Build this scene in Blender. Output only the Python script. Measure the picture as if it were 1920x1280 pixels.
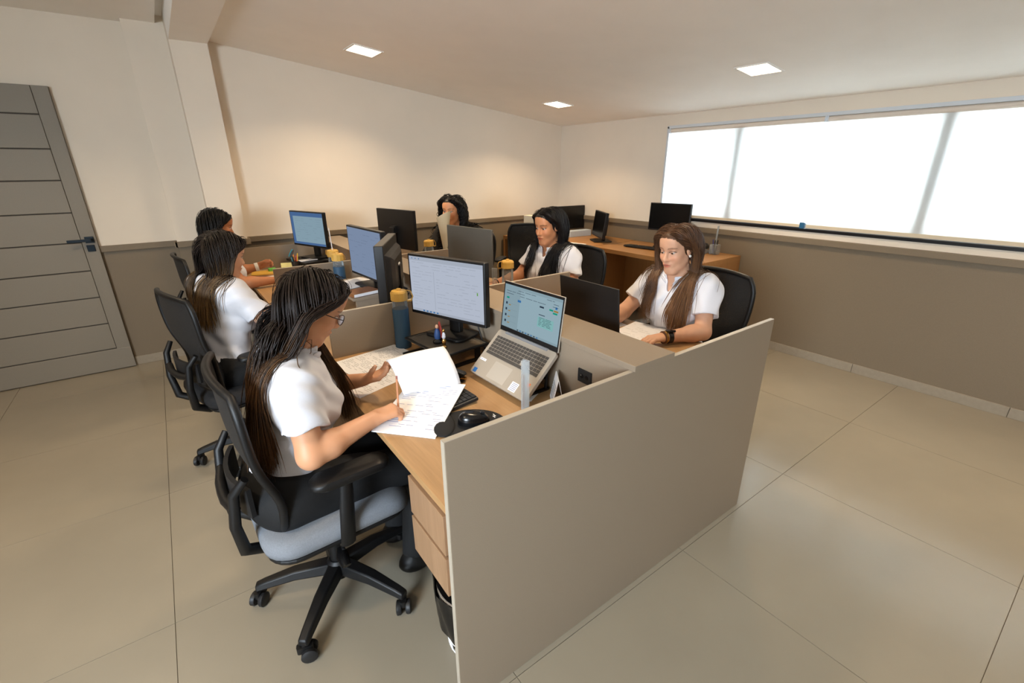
import bpy, bmesh, math, random
import numpy as np
from mathutils import Vector, Matrix, Euler

random.seed(7)
RNG = np.random.default_rng(7)
PI = math.pi
for o in list(bpy.data.objects):
    bpy.data.objects.remove(o, do_unlink=True)
SC = bpy.context.scene
COL = SC.collection

# ------------------------------------------------------------------ camera
CAM_H = 1.57
YAW, PITCH, ROLL = 0.6273359, 0.3597823, -0.0068602
cam_d = bpy.data.cameras.new('camera')
cam_d.sensor_width = 36.0
cam_d.lens = 862.9 / 1920.0 * 36.0
cam_d.clip_start = 0.02
cam = bpy.data.objects.new('camera', cam_d)
COL.objects.link(cam)
_f = Vector((math.sin(YAW) * math.cos(PITCH), math.cos(YAW) * math.cos(PITCH), -math.sin(PITCH)))
_r = Vector((math.cos(YAW), -math.sin(YAW), 0))
_u = _r.cross(_f)
_r2 = math.cos(ROLL) * _r + math.sin(ROLL) * _u
_u2 = -math.sin(ROLL) * _r + math.cos(ROLL) * _u
cam.matrix_world = Matrix(((_r2.x, _u2.x, -_f.x, 0), (_r2.y, _u2.y, -_f.y, 0), (_r2.z, _u2.z, -_f.z, CAM_H), (0, 0, 0, 1)))
SC.camera = cam

# ------------------------------------------------------------------ exposure, world and large lights
SC.view_settings.view_transform = 'Standard'
SC.view_settings.look = 'None'
SC.view_settings.gamma = 1.0
SC.view_settings.use_curve_mapping = False
SC.view_settings.exposure = 0.06
LAMP_STRENGTH = 9.0
LAMP_POWER = 12.5
LAMP_SPREAD = math.radians(130)
LAMP_COLOR = (1.0, 0.77, 0.51)
SKY_STRENGTH = 11.5
KEY_POWER = 84.0
world = bpy.data.worlds.new('overcast_sky')
SC.world = world
world.use_nodes = True
_bg = world.node_tree.nodes['Background']
_bg.inputs[0].default_value = (0.86, 0.93, 1.0, 1)
_bg.inputs[1].default_value = SKY_STRENGTH
# daylight entering by the window in the left wall, behind the camera
kl = bpy.data.lights.new('left_window_daylight', 'AREA')
kl.shape = 'RECTANGLE'; kl.size = 1.3; kl.size_y = 0.9
kl.energy = KEY_POWER; kl.color = (0.74, 0.87, 1.0)
kl.spread = math.radians(115)
klo = bpy.data.objects.new('left_window_daylight', kl)
COL.objects.link(klo)
klo.location = (-2.70, -0.95, 1.74)
klo.rotation_euler = Vector((2.75, 2.15, -1.05)).to_track_quat('-Z', 'Y').to_euler()
klo.visible_camera = True

# ------------------------------------------------------------------ material helpers
MATS = {}
def s2l(c):
    return tuple(((v / 255.0) / 12.92 if v / 255.0 <= 0.04045 else ((v / 255.0 + 0.055) / 1.055) ** 2.4) for v in c)

def mat(name, rgb, rough=0.5, metal=0.0, noise=0.0, nscale=60.0, bump=0.0, bscale=200.0, spec=0.5, emit=None, estr=0.0,
        stretch=None, trans=0.0, ior=1.45, coat=0.0, linear=False):
    if name in MATS:
        return MATS[name]
    m = bpy.data.materials.new(name); m.use_nodes = True
    nt = m.node_tree; b = nt.nodes['Principled BSDF']
    col = rgb if linear else s2l(rgb)
    b.inputs['Base Color'].default_value = (*col, 1)
    b.inputs['Roughness'].default_value = rough
    b.inputs['Metallic'].default_value = metal
    b.inputs['Specular IOR Level'].default_value = spec
    b.inputs['IOR'].default_value = ior
    b.inputs['Transmission Weight'].default_value = trans
    b.inputs['Coat Weight'].default_value = coat
    if emit is not None:
        b.inputs['Emission Color'].default_value = (*s2l(emit), 1)
        b.inputs['Emission Strength'].default_value = estr
    tc = None
    if noise or bump:
        tc = nt.nodes.new('ShaderNodeTexCoord')
        mp = nt.nodes.new('ShaderNodeMapping')
        nt.links.new(tc.outputs['Object'], mp.inputs['Vector'])
        if stretch:
            mp.inputs['Scale'].default_value = stretch
    if noise:
        n = nt.nodes.new('ShaderNodeTexNoise'); n.inputs['Scale'].default_value = nscale
        n.inputs['Detail'].default_value = 5
        nt.links.new(mp.outputs[0], n.inputs['Vector'])
        r = nt.nodes.new('ShaderNodeMapRange')
        r.inputs[1].default_value = 0.3; r.inputs[2].default_value = 0.7
        r.inputs[3].default_value = 1 - noise; r.inputs[4].default_value = 1 + noise
        nt.links.new(n.outputs[0], r.inputs[0])
        mx = nt.nodes.new('ShaderNodeVectorMath'); mx.operation = 'SCALE'
        mx.inputs[0].default_value = col
        nt.links.new(r.outputs[0], mx.inputs['Scale'])
        nt.links.new(mx.outputs[0], b.inputs['Base Color'])
    if bump:
        n2 = nt.nodes.new('ShaderNodeTexNoise'); n2.inputs['Scale'].default_value = bscale
        n2.inputs['Detail'].default_value = 3
        nt.links.new(mp.outputs[0], n2.inputs['Vector'])
        bp = nt.nodes.new('ShaderNodeBump'); bp.inputs['Strength'].default_value = bump
        bp.inputs['Distance'].default_value = 0.004
        nt.links.new(n2.outputs[0], bp.inputs['Height'])
        nt.links.new(bp.outputs[0], b.inputs['Normal'])
    MATS[name] = m
    return m

def wood_mat(name, rgb, axis='Y', dark=0.72, rough=0.42):
    if name in MATS:
        return MATS[name]
    m = bpy.data.materials.new(name); m.use_nodes = True
    nt = m.node_tree; b = nt.nodes['Principled BSDF']
    tc = nt.nodes.new('ShaderNodeTexCoord'); mp = nt.nodes.new('ShaderNodeMapping')
    sc = {'X': (1.2, 22, 22), 'Y': (22, 1.2, 22), 'Z': (22, 22, 1.2)}[axis]
    mp.inputs['Scale'].default_value = sc
    nt.links.new(tc.outputs['Object'], mp.inputs['Vector'])
    n1 = nt.nodes.new('ShaderNodeTexNoise'); n1.inputs['Scale'].default_value = 1.0
    n1.inputs['Detail'].default_value = 8; n1.inputs['Roughness'].default_value = 0.62; n1.inputs['Distortion'].default_value = 0.35
    nt.links.new(mp.outputs[0], n1.inputs['Vector'])
    n2 = nt.nodes.new('ShaderNodeTexNoise'); n2.inputs['Scale'].default_value = 9.0; n2.inputs['Detail'].default_value = 4
    nt.links.new(mp.outputs[0], n2.inputs['Vector'])
    mx = nt.nodes.new('ShaderNodeMix'); mx.data_type = 'FLOAT'; mx.inputs[0].default_value = 0.35
    nt.links.new(n1.outputs[0], mx.inputs[2]); nt.links.new(n2.outputs[0], mx.inputs[3])
    cr = nt.nodes.new('ShaderNodeValToRGB')
    c = s2l(rgb)
    cr.color_ramp.elements[0].position = 0.30; cr.color_ramp.elements[0].color = (c[0] * dark, c[1] * dark * 0.96, c[2] * dark * 0.9, 1)
    cr.color_ramp.elements[1].position = 0.68; cr.color_ramp.elements[1].color = (*c, 1)
    nt.links.new(mx.outputs[0], cr.inputs[0])
    nt.links.new(cr.outputs[0], b.inputs['Base Color'])
    b.inputs['Roughness'].default_value = rough
    bp = nt.nodes.new('ShaderNodeBump'); bp.inputs['Strength'].default_value = 0.12; bp.inputs['Distance'].default_value = 0.002
    nt.links.new(mx.outputs[0], bp.inputs['Height']); nt.links.new(bp.outputs[0], b.inputs['Normal'])
    MATS[name] = m
    return m

def emit_mat(name, rgb, strength):
    if name in MATS:
        return MATS[name]
    m = bpy.data.materials.new(name); m.use_nodes = True
    nt = m.node_tree; nt.nodes.clear()
    e = nt.nodes.new('ShaderNodeEmission'); o = nt.nodes.new('ShaderNodeOutputMaterial')
    e.inputs[0].default_value = (*s2l(rgb), 1); e.inputs[1].default_value = strength
    nt.links.new(e.outputs[0], o.inputs[0])
    MATS[name] = m
    return m

def clear_mat(name, rgb, alpha, rough=0.05, spec_mix=0.12):
    """thin clear plastic / glass: transparent with a little gloss"""
    if name in MATS:
        return MATS[name]
    m = bpy.data.materials.new(name); m.use_nodes = True
    nt = m.node_tree; nt.nodes.clear()
    o = nt.nodes.new('ShaderNodeOutputMaterial')
    t = nt.nodes.new('ShaderNodeBsdfTransparent'); t.inputs[0].default_value = (*s2l(rgb), 1)
    p = nt.nodes.new('ShaderNodeBsdfPrincipled'); p.inputs['Base Color'].default_value = (*s2l(rgb), 1); p.inputs['Roughness'].default_value = rough
    fr = nt.nodes.new('ShaderNodeFresnel'); fr.inputs[0].default_value = 1.45
    ad = nt.nodes.new('ShaderNodeMath'); ad.operation = 'ADD'; ad.use_clamp = True
    ad.inputs[1].default_value = alpha
    nt.links.new(fr.outputs[0], ad.inputs[0])
    mx = nt.nodes.new('ShaderNodeMixShader')
    nt.links.new(ad.outputs[0], mx.inputs[0]); nt.links.new(t.outputs[0], mx.inputs[1]); nt.links.new(p.outputs[0], mx.inputs[2])
    nt.links.new(mx.outputs[0], o.inputs[0])
    MATS[name] = m
    return m

def attr_mat(name, rough=0.5, spec=0.4, bump=0.0, bscale=300, sss=0.0, sheen=0.0, attr='Col', aniso=0.0):
    if name in MATS:
        return MATS[name]
    m = bpy.data.materials.new(name); m.use_nodes = True
    nt = m.node_tree; b = nt.nodes['Principled BSDF']
    a = nt.nodes.new('ShaderNodeAttribute'); a.attribute_name = attr
    nt.links.new(a.outputs[0], b.inputs['Base Color'])
    b.inputs['Roughness'].default_value = rough; b.inputs['Specular IOR Level'].default_value = spec
    b.inputs['Sheen Weight'].default_value = sheen
    if sss:
        b.inputs['Subsurface Weight'].default_value = sss
        b.inputs['Subsurface Radius'].default_value = (0.012, 0.005, 0.003)
        b.inputs['Subsurface Scale'].default_value = 1.0
    if bump:
        tc = nt.nodes.new('ShaderNodeTexCoord')
        n2 = nt.nodes.new('ShaderNodeTexNoise'); n2.inputs['Scale'].default_value = bscale; n2.inputs['Detail'].default_value = 3
        nt.links.new(tc.outputs['Object'], n2.inputs['Vector'])
        bp = nt.nodes.new('ShaderNodeBump'); bp.inputs['Strength'].default_value = bump; bp.inputs['Distance'].default_value = 0.002
        nt.links.new(n2.outputs[0], bp.inputs['Height']); nt.links.new(bp.outputs[0], b.inputs['Normal'])
    MATS[name] = m
    return m

# ------------------------------------------------------------------ mesh helpers
class MB:
    """collects simple shapes and turns them into one mesh"""
    def __init__(self):
        self.v = []; self.f = []; self.mi = []; self.cur = 0
    def mat(self, i):
        self.cur = i; return self
    def add(self, vs, fs, M=None):
        n = len(self.v)
        for p in vs:
            p = Vector(p)
            self.v.append(tuple(M @ p) if M is not None else tuple(p))
        for q in fs:
            self.f.append(tuple(i + n for i in q)); self.mi.append(self.cur)
        return self
    def box(self, lo, hi, M=None):
        x0, y0, z0 = lo; x1, y1, z1 = hi
        vs = [(x0, y0, z0), (x1, y0, z0), (x1, y1, z0), (x0, y1, z0), (x0, y0, z1), (x1, y0, z1), (x1, y1, z1), (x0, y1, z1)]
        return self.add(vs, [(0, 3, 2, 1), (4, 5, 6, 7), (0, 1, 5, 4), (1, 2, 6, 5), (2, 3, 7, 6), (3, 0, 4, 7)], M)
    def cbox(self, c, s, M=None):
        return self.box([c[i] - s[i] / 2 for i in range(3)], [c[i] + s[i] / 2 for i in range(3)], M)
    def quad(self, a, b, c, d, M=None):
        return self.add([a, b, c, d], [(0, 1, 2, 3)], M)
    def prism(self, poly, z0, z1, M=None):
        n = len(poly)
        vs = [(p[0], p[1], z0) for p in poly] + [(p[0], p[1], z1) for p in poly]
        fs = [tuple(range(n - 1, -1, -1)), tuple(range(n, 2 * n))] + [(i, (i + 1) % n, n + (i + 1) % n, n + i) for i in range(n)]
        return self.add(vs, fs, M)
    def cyl(self, a, b, r1, r2=None, n=16, caps=True, M=None):
        return self.tube([a, b], [r1, r1 if r2 is None else r2], n, caps, M)
    def tube(self, pts, r, n=8, caps=True, M=None, flat=1.0):
        pts = [Vector(p) for p in pts]; m = len(pts)
        rs = [r] * m if not hasattr(r, '__len__') else list(r)
        vs = []; up = None
        for i, p in enumerate(pts):
            t = (pts[min(i + 1, m - 1)] - pts[max(i - 1, 0)])
            t = t.normalized() if t.length > 1e-9 else Vector((0, 0, 1))
            if up is None:
                up = Vector((0, 0, 1)) if abs(t.z) < 0.9 else Vector((1, 0, 0))
            s = t.cross(up)
            s = s.normalized() if s.length > 1e-6 else Vector((1, 0, 0))
            up = s.cross(t).normalized()
            for k in range(n):
                a = 2 * PI * k / n
                vs.append(p + s * (math.cos(a) * rs[i]) + up * (math.sin(a) * rs[i] * flat))
        fs = []
        for i in range(m - 1):
            for k in range(n):
                k2 = (k + 1) % n
                fs.append((i * n + k, i * n + k2, (i + 1) * n + k2, (i + 1) * n + k))
        if caps:
            fs.append(tuple(range(n - 1, -1, -1))); fs.append(tuple((m - 1) * n + k for k in range(n)))
        return self.add(vs, fs, M)
    def lathe(self, prof, n=20, c=(0, 0, 0), M=None):
        vs = []; fs = []; m = len(prof)
        for r, z in prof:
            for k in range(n):
                a = 2 * PI * k / n
                vs.append((c[0] + r * math.cos(a), c[1] + r * math.sin(a), c[2] + z))
        for i in range(m - 1):
            for k in range(n):
                k2 = (k + 1) % n
                fs.append((i * n + k, i * n + k2, (i + 1) * n + k2, (i + 1) * n + k))
        fs.append(tuple(range(n - 1, -1, -1))); fs.append(tuple((m - 1) * n + k for k in range(n)))
        return self.add(vs, fs, M)
    def grid(self, fn, nu, nv, M=None, thick=0.0):
        """fn(u,v)->point ; optional thickness along local normal"""
        P = [[Vector(fn(i / nu, j / nv)) for j in range(nv + 1)] for i in range(nu + 1)]
        vs = [P[i][j] for i in range(nu + 1) for j in range(nv + 1)]
        w = nv + 1
        fs = [(i * w + j, (i + 1) * w + j, (i + 1) * w + j + 1, i * w + j + 1) for i in range(nu) for j in range(nv)]
        if thick:
            N = []
            for i in range(nu + 1):
                for j in range(nv + 1):
                    a = P[min(i + 1, nu)][j] - P[max(i - 1, 0)][j]; b = P[i][min(j + 1, nv)] - P[i][max(j - 1, 0)]
                    c = a.cross(b); N.append(c.normalized() if c.length > 1e-9 else Vector((0, 0, 1)))
            n0 = len(vs)
            vs = vs + [vs[k] - N[k] * thick for k in range(n0)]
            fs = fs + [tuple(n0 + q for q in reversed(f)) for f in fs]
            rim = [i * w for i in range(nu + 1)] + [nu * w + j for j in range(1, nv + 1)] + [i * w + nv for i in range(nu - 1, -1, -1)] + [j for j in range(nv - 1, 0, -1)]
            for a, b in zip(rim, rim[1:] + rim[:1]):
                fs.append((b, a, n0 + a, n0 + b))
        return self.add(vs, fs, M)
    def mesh(self, name):
        me = bpy.data.meshes.new(name)
        me.from_pydata(self.v, [], self.f)
        me.polygons.foreach_set('material_index', self.mi)
        me.update()
        return me

def link(name, me, mats, parent=None, loc=None, rot=None):
    o = bpy.data.objects.new(name, me); COL.objects.link(o)
    if me is not None and mats is not None:
        for m in (mats if isinstance(mats, (list, tuple)) else [mats]):
            me.materials.append(m)
    if parent is not None:
        o.parent = parent
    if loc is not None: o.location = loc
    if rot is not None: o.rotation_euler = rot
    return o

def obj(name, mb, mats, parent=None, bevel=0.0, seg=2, smooth=None, loc=None, rot=None):
    me = mb.mesh(name)
    if smooth is not None:
        me.polygons.foreach_set('use_smooth', [True] * len(me.polygons))
        me.set_sharp_from_angle(angle=math.radians(smooth))
    o = link(name, me, mats, parent, loc, rot)
    if bevel:
        b = o.modifiers.new('bevel', 'BEVEL'); b.width = bevel; b.segments = seg; b.limit_method = 'ANGLE'; b.angle_limit = math.radians(40)
        b.harden_normals = False
    return o

def tag(o, label=None, cat=None, group=None, kind=None):
    if label: o['label'] = label
    if cat: o['category'] = cat
    if group: o['group'] = group
    if kind: o['kind'] = kind
    return o

def thing(name, label, cat, loc=(0, 0, 0), rz=0.0, group=None):
    o = bpy.data.objects.new(name, None); COL.objects.link(o)
    o.location = loc; o.rotation_euler = (0, 0, rz); o.empty_display_size = 0.05
    return tag(o, label, cat, group)

def copy_tree(o, parent=None):
    c = o.copy(); COL.objects.link(c); c.parent = parent
    for ch in list(o.children):
        copy_tree(ch, c)
    return c

def struct(name, mb, mats, parent=None, bevel=0.0, smooth=None):
    o = obj(name, mb, mats, parent, bevel, smooth=smooth)
    if parent is None: o['kind'] = 'structure'
    return o

def Rz(a): return Matrix.Rotation(a, 4, 'Z')
def Ry(a): return Matrix.Rotation(a, 4, 'Y')
def Rx(a): return Matrix.Rotation(a, 4, 'X')
def T(x, y, z): return Matrix.Translation((x, y, z))
# ------------------------------------------------------------------ the room
XW, XL = 4.24, -2.75
Y_BACK, Y_LEFT, Y_FRONT = 4.757, 4.885, -2.2
Z_RAIL0, Z_RAIL1 = 0.969, 1.016
m_wall = mat('wall_paint', (231, 219, 201), 0.62, noise=0.02, nscale=3, bump=0.05, bscale=180)
m_wain = mat('wainscot_paint', (126, 112, 92), 0.55, noise=0.05, nscale=260, bump=0.08, bscale=320)
m_ceil = mat('ceiling_paint', (249, 243, 234), 0.7, noise=0.015, nscale=4)
m_tile = mat('floor_tile', (147, 138, 121), 0.19, noise=0.045, nscale=2.4, bump=0.015, bscale=60, spec=0.45)
m_grout = mat('grout', (126, 117, 101), 0.8)
m_base = mat('skirting_tile', (154, 143, 126), 0.4, noise=0.05, nscale=40)
m_lam = mat('taupe_laminate', (140, 125, 107), 0.45, noise=0.05, nscale=420, bump=0.04, bscale=500)
m_lam_edge = mat('taupe_edge_band', (176, 166, 150), 0.4)
m_black = mat('black_plastic', (17, 17, 18), 0.42)
m_black_g = mat('black_gloss_plastic', (12, 12, 13), 0.22)
m_black_s = mat('black_satin_plastic', (28, 28, 29), 0.5, noise=0.06, nscale=300)
m_white = mat('white_paper', (238, 237, 238), 0.6)
m_alu = mat('window_aluminium', (214, 218, 222), 0.35, metal=0.1)
m_dark = mat('window_track', (22, 22, 24), 0.4)

# floor: tiles on a grout bed
fl = struct('floor', MB().box((XL - .1, Y_FRONT - .1, -0.05), (XW + .1, 5.0, -0.004)), m_grout)
TS = 0.905
tile_me = MB().box((0.0011, 0.0011, -0.012), (TS - 0.0011, TS - 0.0011, 0.0)).mesh('floor_tile')
tile_me.materials.append(m_tile)
nx0 = -6; k = 0
for i in range(-6, 3):
    for j in range(-4, 5):
        x = 2.422 + i * TS; y = 0.83 + j * TS
        if x > XW or y > 5.0 or x + TS < XL or y + TS < Y_FRONT: continue
        o = bpy.data.objects.new('floor_tile', tile_me); COL.objects.link(o); o.parent = fl; o.location = (x, y, 0)

# walls. Window wall (x = XW) with an opening
WY0, WY1, WZ0, WZ1 = -0.95, 3.165, 1.068, 1.95
wd = 0.22
w = MB()
w.box((XW, WY1, Z_RAIL1 - .02), (XW + wd, 5.0, 2.75)); w.box((XW, Y_FRONT - .1, Z_RAIL1 - .02), (XW + wd, WY0, 2.75))
w.box((XW, WY0, WZ1), (XW + wd, WY1, 2.75)); w.box((XW, WY0, Z_RAIL1 - .02), (XW + wd, WY1, WZ0))
w.mat(1).box((XW, Y_FRONT - .1, -.05), (XW + wd, 5.0, Z_RAIL1 - .02))
wall_r = struct('wall_right', w, [m_wall, m_wain])
# back wall in its stepped bays
w = MB()
bays = [(XL - .1, 0.028, Y_LEFT), (0.028, 0.284, 4.782), (0.284, 0.527, 4.62), (0.527, XW, Y_BACK)]
for x0, x1, y in bays:
    w.mat(0).box((x0, y, Z_RAIL1 - .02), (x1, 5.1, 2.8)); w.mat(1).box((x0, y, -.05), (x1, 5.1, Z_RAIL1 - .02))
wall_b = struct('wall_back', w, [m_wall, m_wain])
# rails (dado trim) with the thin dark line under them
rl = MB()
def rail_x(x0, x1, y, l=True):
    rl.box((x0, y - 0.022, Z_RAIL0), (x1, y + .01, Z_RAIL1))
rail_x(XL, 0.028, Y_LEFT); rail_x(0.010, 0.284, 4.782); rail_x(0.266, 0.545, 4.62); rail_x(0.545, XW, Y_BACK)
rl.box((0.527, 4.60, Z_RAIL0), (0.547, Y_BACK, Z_RAIL1)); rl.box((0.262, 4.60, Z_RAIL0), (0.284, 4.78, Z_RAIL1)); rl.box((0.006, 4.76, Z_RAIL0), (0.028, 4.885, Z_RAIL1))
struct('trim_1', rl, m_wain, bevel=0.003)
struct('trim_2', MB().box((XW - 0.03, Y_FRONT, Z_RAIL0), (XW + .01, Y_BACK, Z_RAIL1)), m_wain, bevel=0.003)
# skirting tiles: pieces along the floor
def skirting(name, pieces):
    root = struct(name, MB().box(*pieces[0]), m_base, bevel=0.002)
    for lo, hi in pieces[1:]:
        obj('skirting_tile', MB().box(lo, hi), m_base, root, bevel=0.002)
ps = []; y = Y_BACK
while y > Y_FRONT:
    y2 = max(y - 0.903, Y_FRONT); ps.append(((XW - 0.011, y2 + .0015, 0), (XW + .004, y - .0015, 0.072))); y = y2
skirting('baseboard_right', ps)
ps = []; x = 0.547
while x < XW - .02:
    x2 = min(x + 0.903, XW - .012); ps.append(((x + .0015, Y_BACK - 0.011, 0), (x2 - .0015, Y_BACK + .004, 0.072))); x = x2
ps += [((0.284, 4.609, 0), (0.538, 4.63, .072)), ((0.028, 4.771, 0), (0.282, 4.79, .072)), ((-0.9, 4.874, 0), (0.026, 4.89, .072)), ((-1.8, 4.874, 0), (-.903, 4.89, .072)), ((XL, 4.874, 0), (-1.803, 4.89, .072))]
skirting('baseboard_back', ps)
# left wall with its window, front wall behind the camera
LY0, LY1, LZ0, LZ1 = -1.75, -0.15, 1.05, 2.3
w = MB()
w.box((XL - .2, LY1, Z_RAIL1), (XL, 5.0, 2.8)); w.box((XL - .2, Y_FRONT - .1, Z_RAIL1), (XL, LY0, 2.8))
w.box((XL - .2, LY0, LZ1), (XL, LY1, 2.8)); w.box((XL - .2, LY0, Z_RAIL1), (XL, LY1, LZ0))
w.mat(1).box((XL - .2, Y_FRONT - .1, -.05), (XL, 5.0, Z_RAIL1))
struct('wall_left', w, [m_wall, m_wain])
w = MB()
w.box((XL - .2, Y_FRONT - .2, Z_RAIL1), (XW + .2, Y_FRONT, 2.8)); w.mat(1).box((XL - .2, Y_FRONT - .2, -.05), (XW + .2, Y_FRONT, Z_RAIL1))
struct('wall_front', w, [m_wall, m_wain])
w2 = MB()
for a, b in (((XL - .12, LY0, LZ0), (XL - .06, LY1, LZ0 + .05)), ((XL - .12, LY0, LZ1 - .05), (XL - .06, LY1, LZ1)), ((XL - .12, LY0, LZ0), (XL - .06, LY0 + .05, LZ1)), ((XL - .12, LY1 - .05, LZ0), (XL - .06, LY1, LZ1)), ((XL - .12, -.975, LZ0), (XL - .06, -.925, LZ1))):
    w2.box(a, b)
struct('window_2', w2, m_alu)

# ceilings: flat high part at left, beam, sloping part
SL = 0.1225
def cz(x): return 2.055 + SL * (4.256 - x)
struct('ceiling', MB().prism([(0.527, cz(0.527)), (XW + .1, cz(XW + .1)), (XW + .1, cz(XW + .1) + .3), (0.527, cz(.527) + .3)], -Y_FRONT + .0, -5.0, M=Matrix(((1, 0, 0, 0), (0, 0, -1, 0), (0, 1, 0, 0), (0, 0, 0, 1)))), m_ceil)
c2 = MB().box((XL - .1, Y_FRONT, 2.59), (0.232, 5.0, 2.66)); c2.box((0.2, Y_FRONT, 2.64), (0.30, 5.0, 2.70))
struct('ceiling_high', c2, m_ceil)
struct('trim_3', MB().box((0.284, Y_FRONT, 2.465), (0.528, 4.63, 2.72)), m_ceil)

# window with two sliding fields, glass and roller blinds
win = struct('window_1', MB().box((XW + .02, WY0, WZ0), (XW + .07, WY1, WZ0 + .012)), m_dark)
fr = MB()
fr.box((XW - .004, WY0 - .03, WZ1 - .022), (XW + .08, WY1 + .004, WZ1 + .004)); fr.box((XW - .004, WY1 - .018, WZ0), (XW + .08, WY1 + .004, WZ1)); fr.box((XW - .004, WY0 - .004, WZ0), (XW + .08, WY0 + .018, WZ1))
obj('window_frame', fr, m_alu, win, bevel=0.002)
tk = MB().box((XW - 0.012, WY0, WZ0 - .002), (XW + .04, WY1 - .016, WZ0 + .020))
obj('bottom_track', tk, m_dark, win)
for yy in (2.42, 1.0, -0.35):
    obj('mullion', MB().box((XW + .05, yy - .032, WZ0), (XW + .085, yy + .032, WZ1)), mat('mullion_grey', (150, 150, 152), .5), win)
sash = MB()
for ya, yb in ((WY0, -.35), (-.35, 1.0), (1.0, 2.42), (2.42, WY1)):
    sash.box((XW + .10, ya, WZ0), (XW + .14, yb, WZ0 + .05)); sash.box((XW + .10, ya, WZ1 - .05), (XW + .14, yb, WZ1))
obj('sash_rail', sash, MATS['mullion_grey'], win)
for ya, yb in ((WY0, -.35), (-.35, 1.0), (1.0, 2.42), (2.42, WY1)):
    obj('pane', MB().box((XW + .118, ya + .035, WZ0 + .05), (XW + .122, yb - .035, WZ1 - .05)), clear_mat('window_glass', (245, 250, 252), 0.0, 0.02), win)
# blind fabric: translucent cloth
def blind_mat():
    m = bpy.data.materials.new('blind_fabric'); m.use_nodes = True
    nt = m.node_tree; nt.nodes.clear()
    o = nt.nodes.new('ShaderNodeOutputMaterial'); tr = nt.nodes.new('ShaderNodeBsdfTranslucent'); df = nt.nodes.new('ShaderNodeBsdfDiffuse')
    mx = nt.nodes.new('ShaderNodeMixShader'); mx.inputs[0].default_value = 0.45
    tr.inputs[0].default_value = (0.86, 0.85, 0.83, 1); df.inputs[0].default_value = (0.86, 0.84, 0.8, 1)
    nt.links.new(tr.outputs[0], mx.inputs[1]); nt.links.new(df.outputs[0], mx.inputs[2]); nt.links.new(mx.outputs[0], o.inputs[0])
    return m
m_blind = blind_mat()
m_hem = mat('blind_hem', (226, 208, 178), 0.6)
def blind(y0, y1, xb, label, barmat, endcap):
    t = thing('roller_blind', label, 'blind', (xb, (y0 + y1) / 2, WZ1 - .04))
    h = (y1 - y0) / 2
    zb = (1.112 - (WZ1 - .04))
    obj('fabric', MB().box((-0.0006, -h, zb), (0.0006, h, -0.002)), m_blind, t)
    obj('roller_tube', MB().cyl((0, -h, 0), (0, h, 0), 0.019, n=16), mat('blind_tube', (226, 212, 196), .6), t, smooth=40)
    obj('bottom_hem', MB().box((-0.004, -h, zb - .022), (0.004, h, zb + .006)), m_hem, t, bevel=.002)
    if endcap:
        obj('bottom_bar', MB().cyl((-.006, -h - .004, zb - .028), (-.006, h, zb - .028), 0.011, n=12), mat('navy_bar', (22, 34, 52), .35), t, smooth=40)
        obj('bar_end_cap', MB().box((-.02, -h - .006, zb - .038), (.006, -h + .03, zb + .022)), mat('blue_cap', (44, 100, 138), .45), t, bevel=.003)
    for s in (-h, h):
        obj('bracket', MB().box((-.022, s - .006, -.022), (.022, s + .006, .03)), m_alu, t, bevel=.002)
    return t
blind(1.735, 3.135, XW + .016, 'pale roller blind with dark bottom bar and blue end cap', None, True)
blind(-0.93, 1.725, XW + .028, 'wide pale roller blind with plain beige hem', None, False)

# door: grey leaf of boards standing just off the left part of the back wall
m_door = mat('door_paint', (136, 128, 115), 0.5, noise=0.04, nscale=300, bump=0.05, bscale=260)
DX0, DX1, DY = -1.45, -0.478, 4.845
door = struct('door_1', MB().box((DX0, DY + .010, .006), (DX1, DY + .034, 2.128)), mat('door_groove', (70, 64, 56), .7))
obj('stile', MB().box((DX1 - .09, DY, .006), (DX1, DY + .03, 2.128)), m_door, door, bevel=.003)
obj('stile', MB().box((DX0, DY, .006), (DX0 + .09, DY + .03, 2.128)), m_door, door, bevel=.003)
zs = [2.128, 1.946, 1.721, 1.507, 1.277, 1.055, 0.837, 0.623, 0.402, 0.184]
for a, b in zip(zs[:-1], zs[1:]):
    obj('plank', MB().box((DX0 + .092, DY + .001, b + .004), (DX1 - .0925, DY + .03, a - .004 if a < 2.1 else a)), m_door, door, bevel=.003)
obj('bottom_rail', MB().box((DX0 + .0, DY - .002, .006), (DX1 - .0, DY + .03, .181)), m_door, door, bevel=.003)
m_hand = mat('dark_handle_metal', (30, 40, 48), .35, metal=.6)
h = MB(); h.box((-.545, DY - .012, 1.050), (-.492, DY, 1.098)); h.box((-.522, DY - .05, 1.066), (-.505, DY - .01, 1.084)); h.box((-.645, DY - .058, 1.064), (-.505, DY - .042, 1.084))
obj('door_handle', h, m_hand, door, bevel=.002)
obj('lock_plate', MB().box((-.548, DY - .008, .985), (-.500, DY, 1.034)), m_hand, door, bevel=.002)

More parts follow.
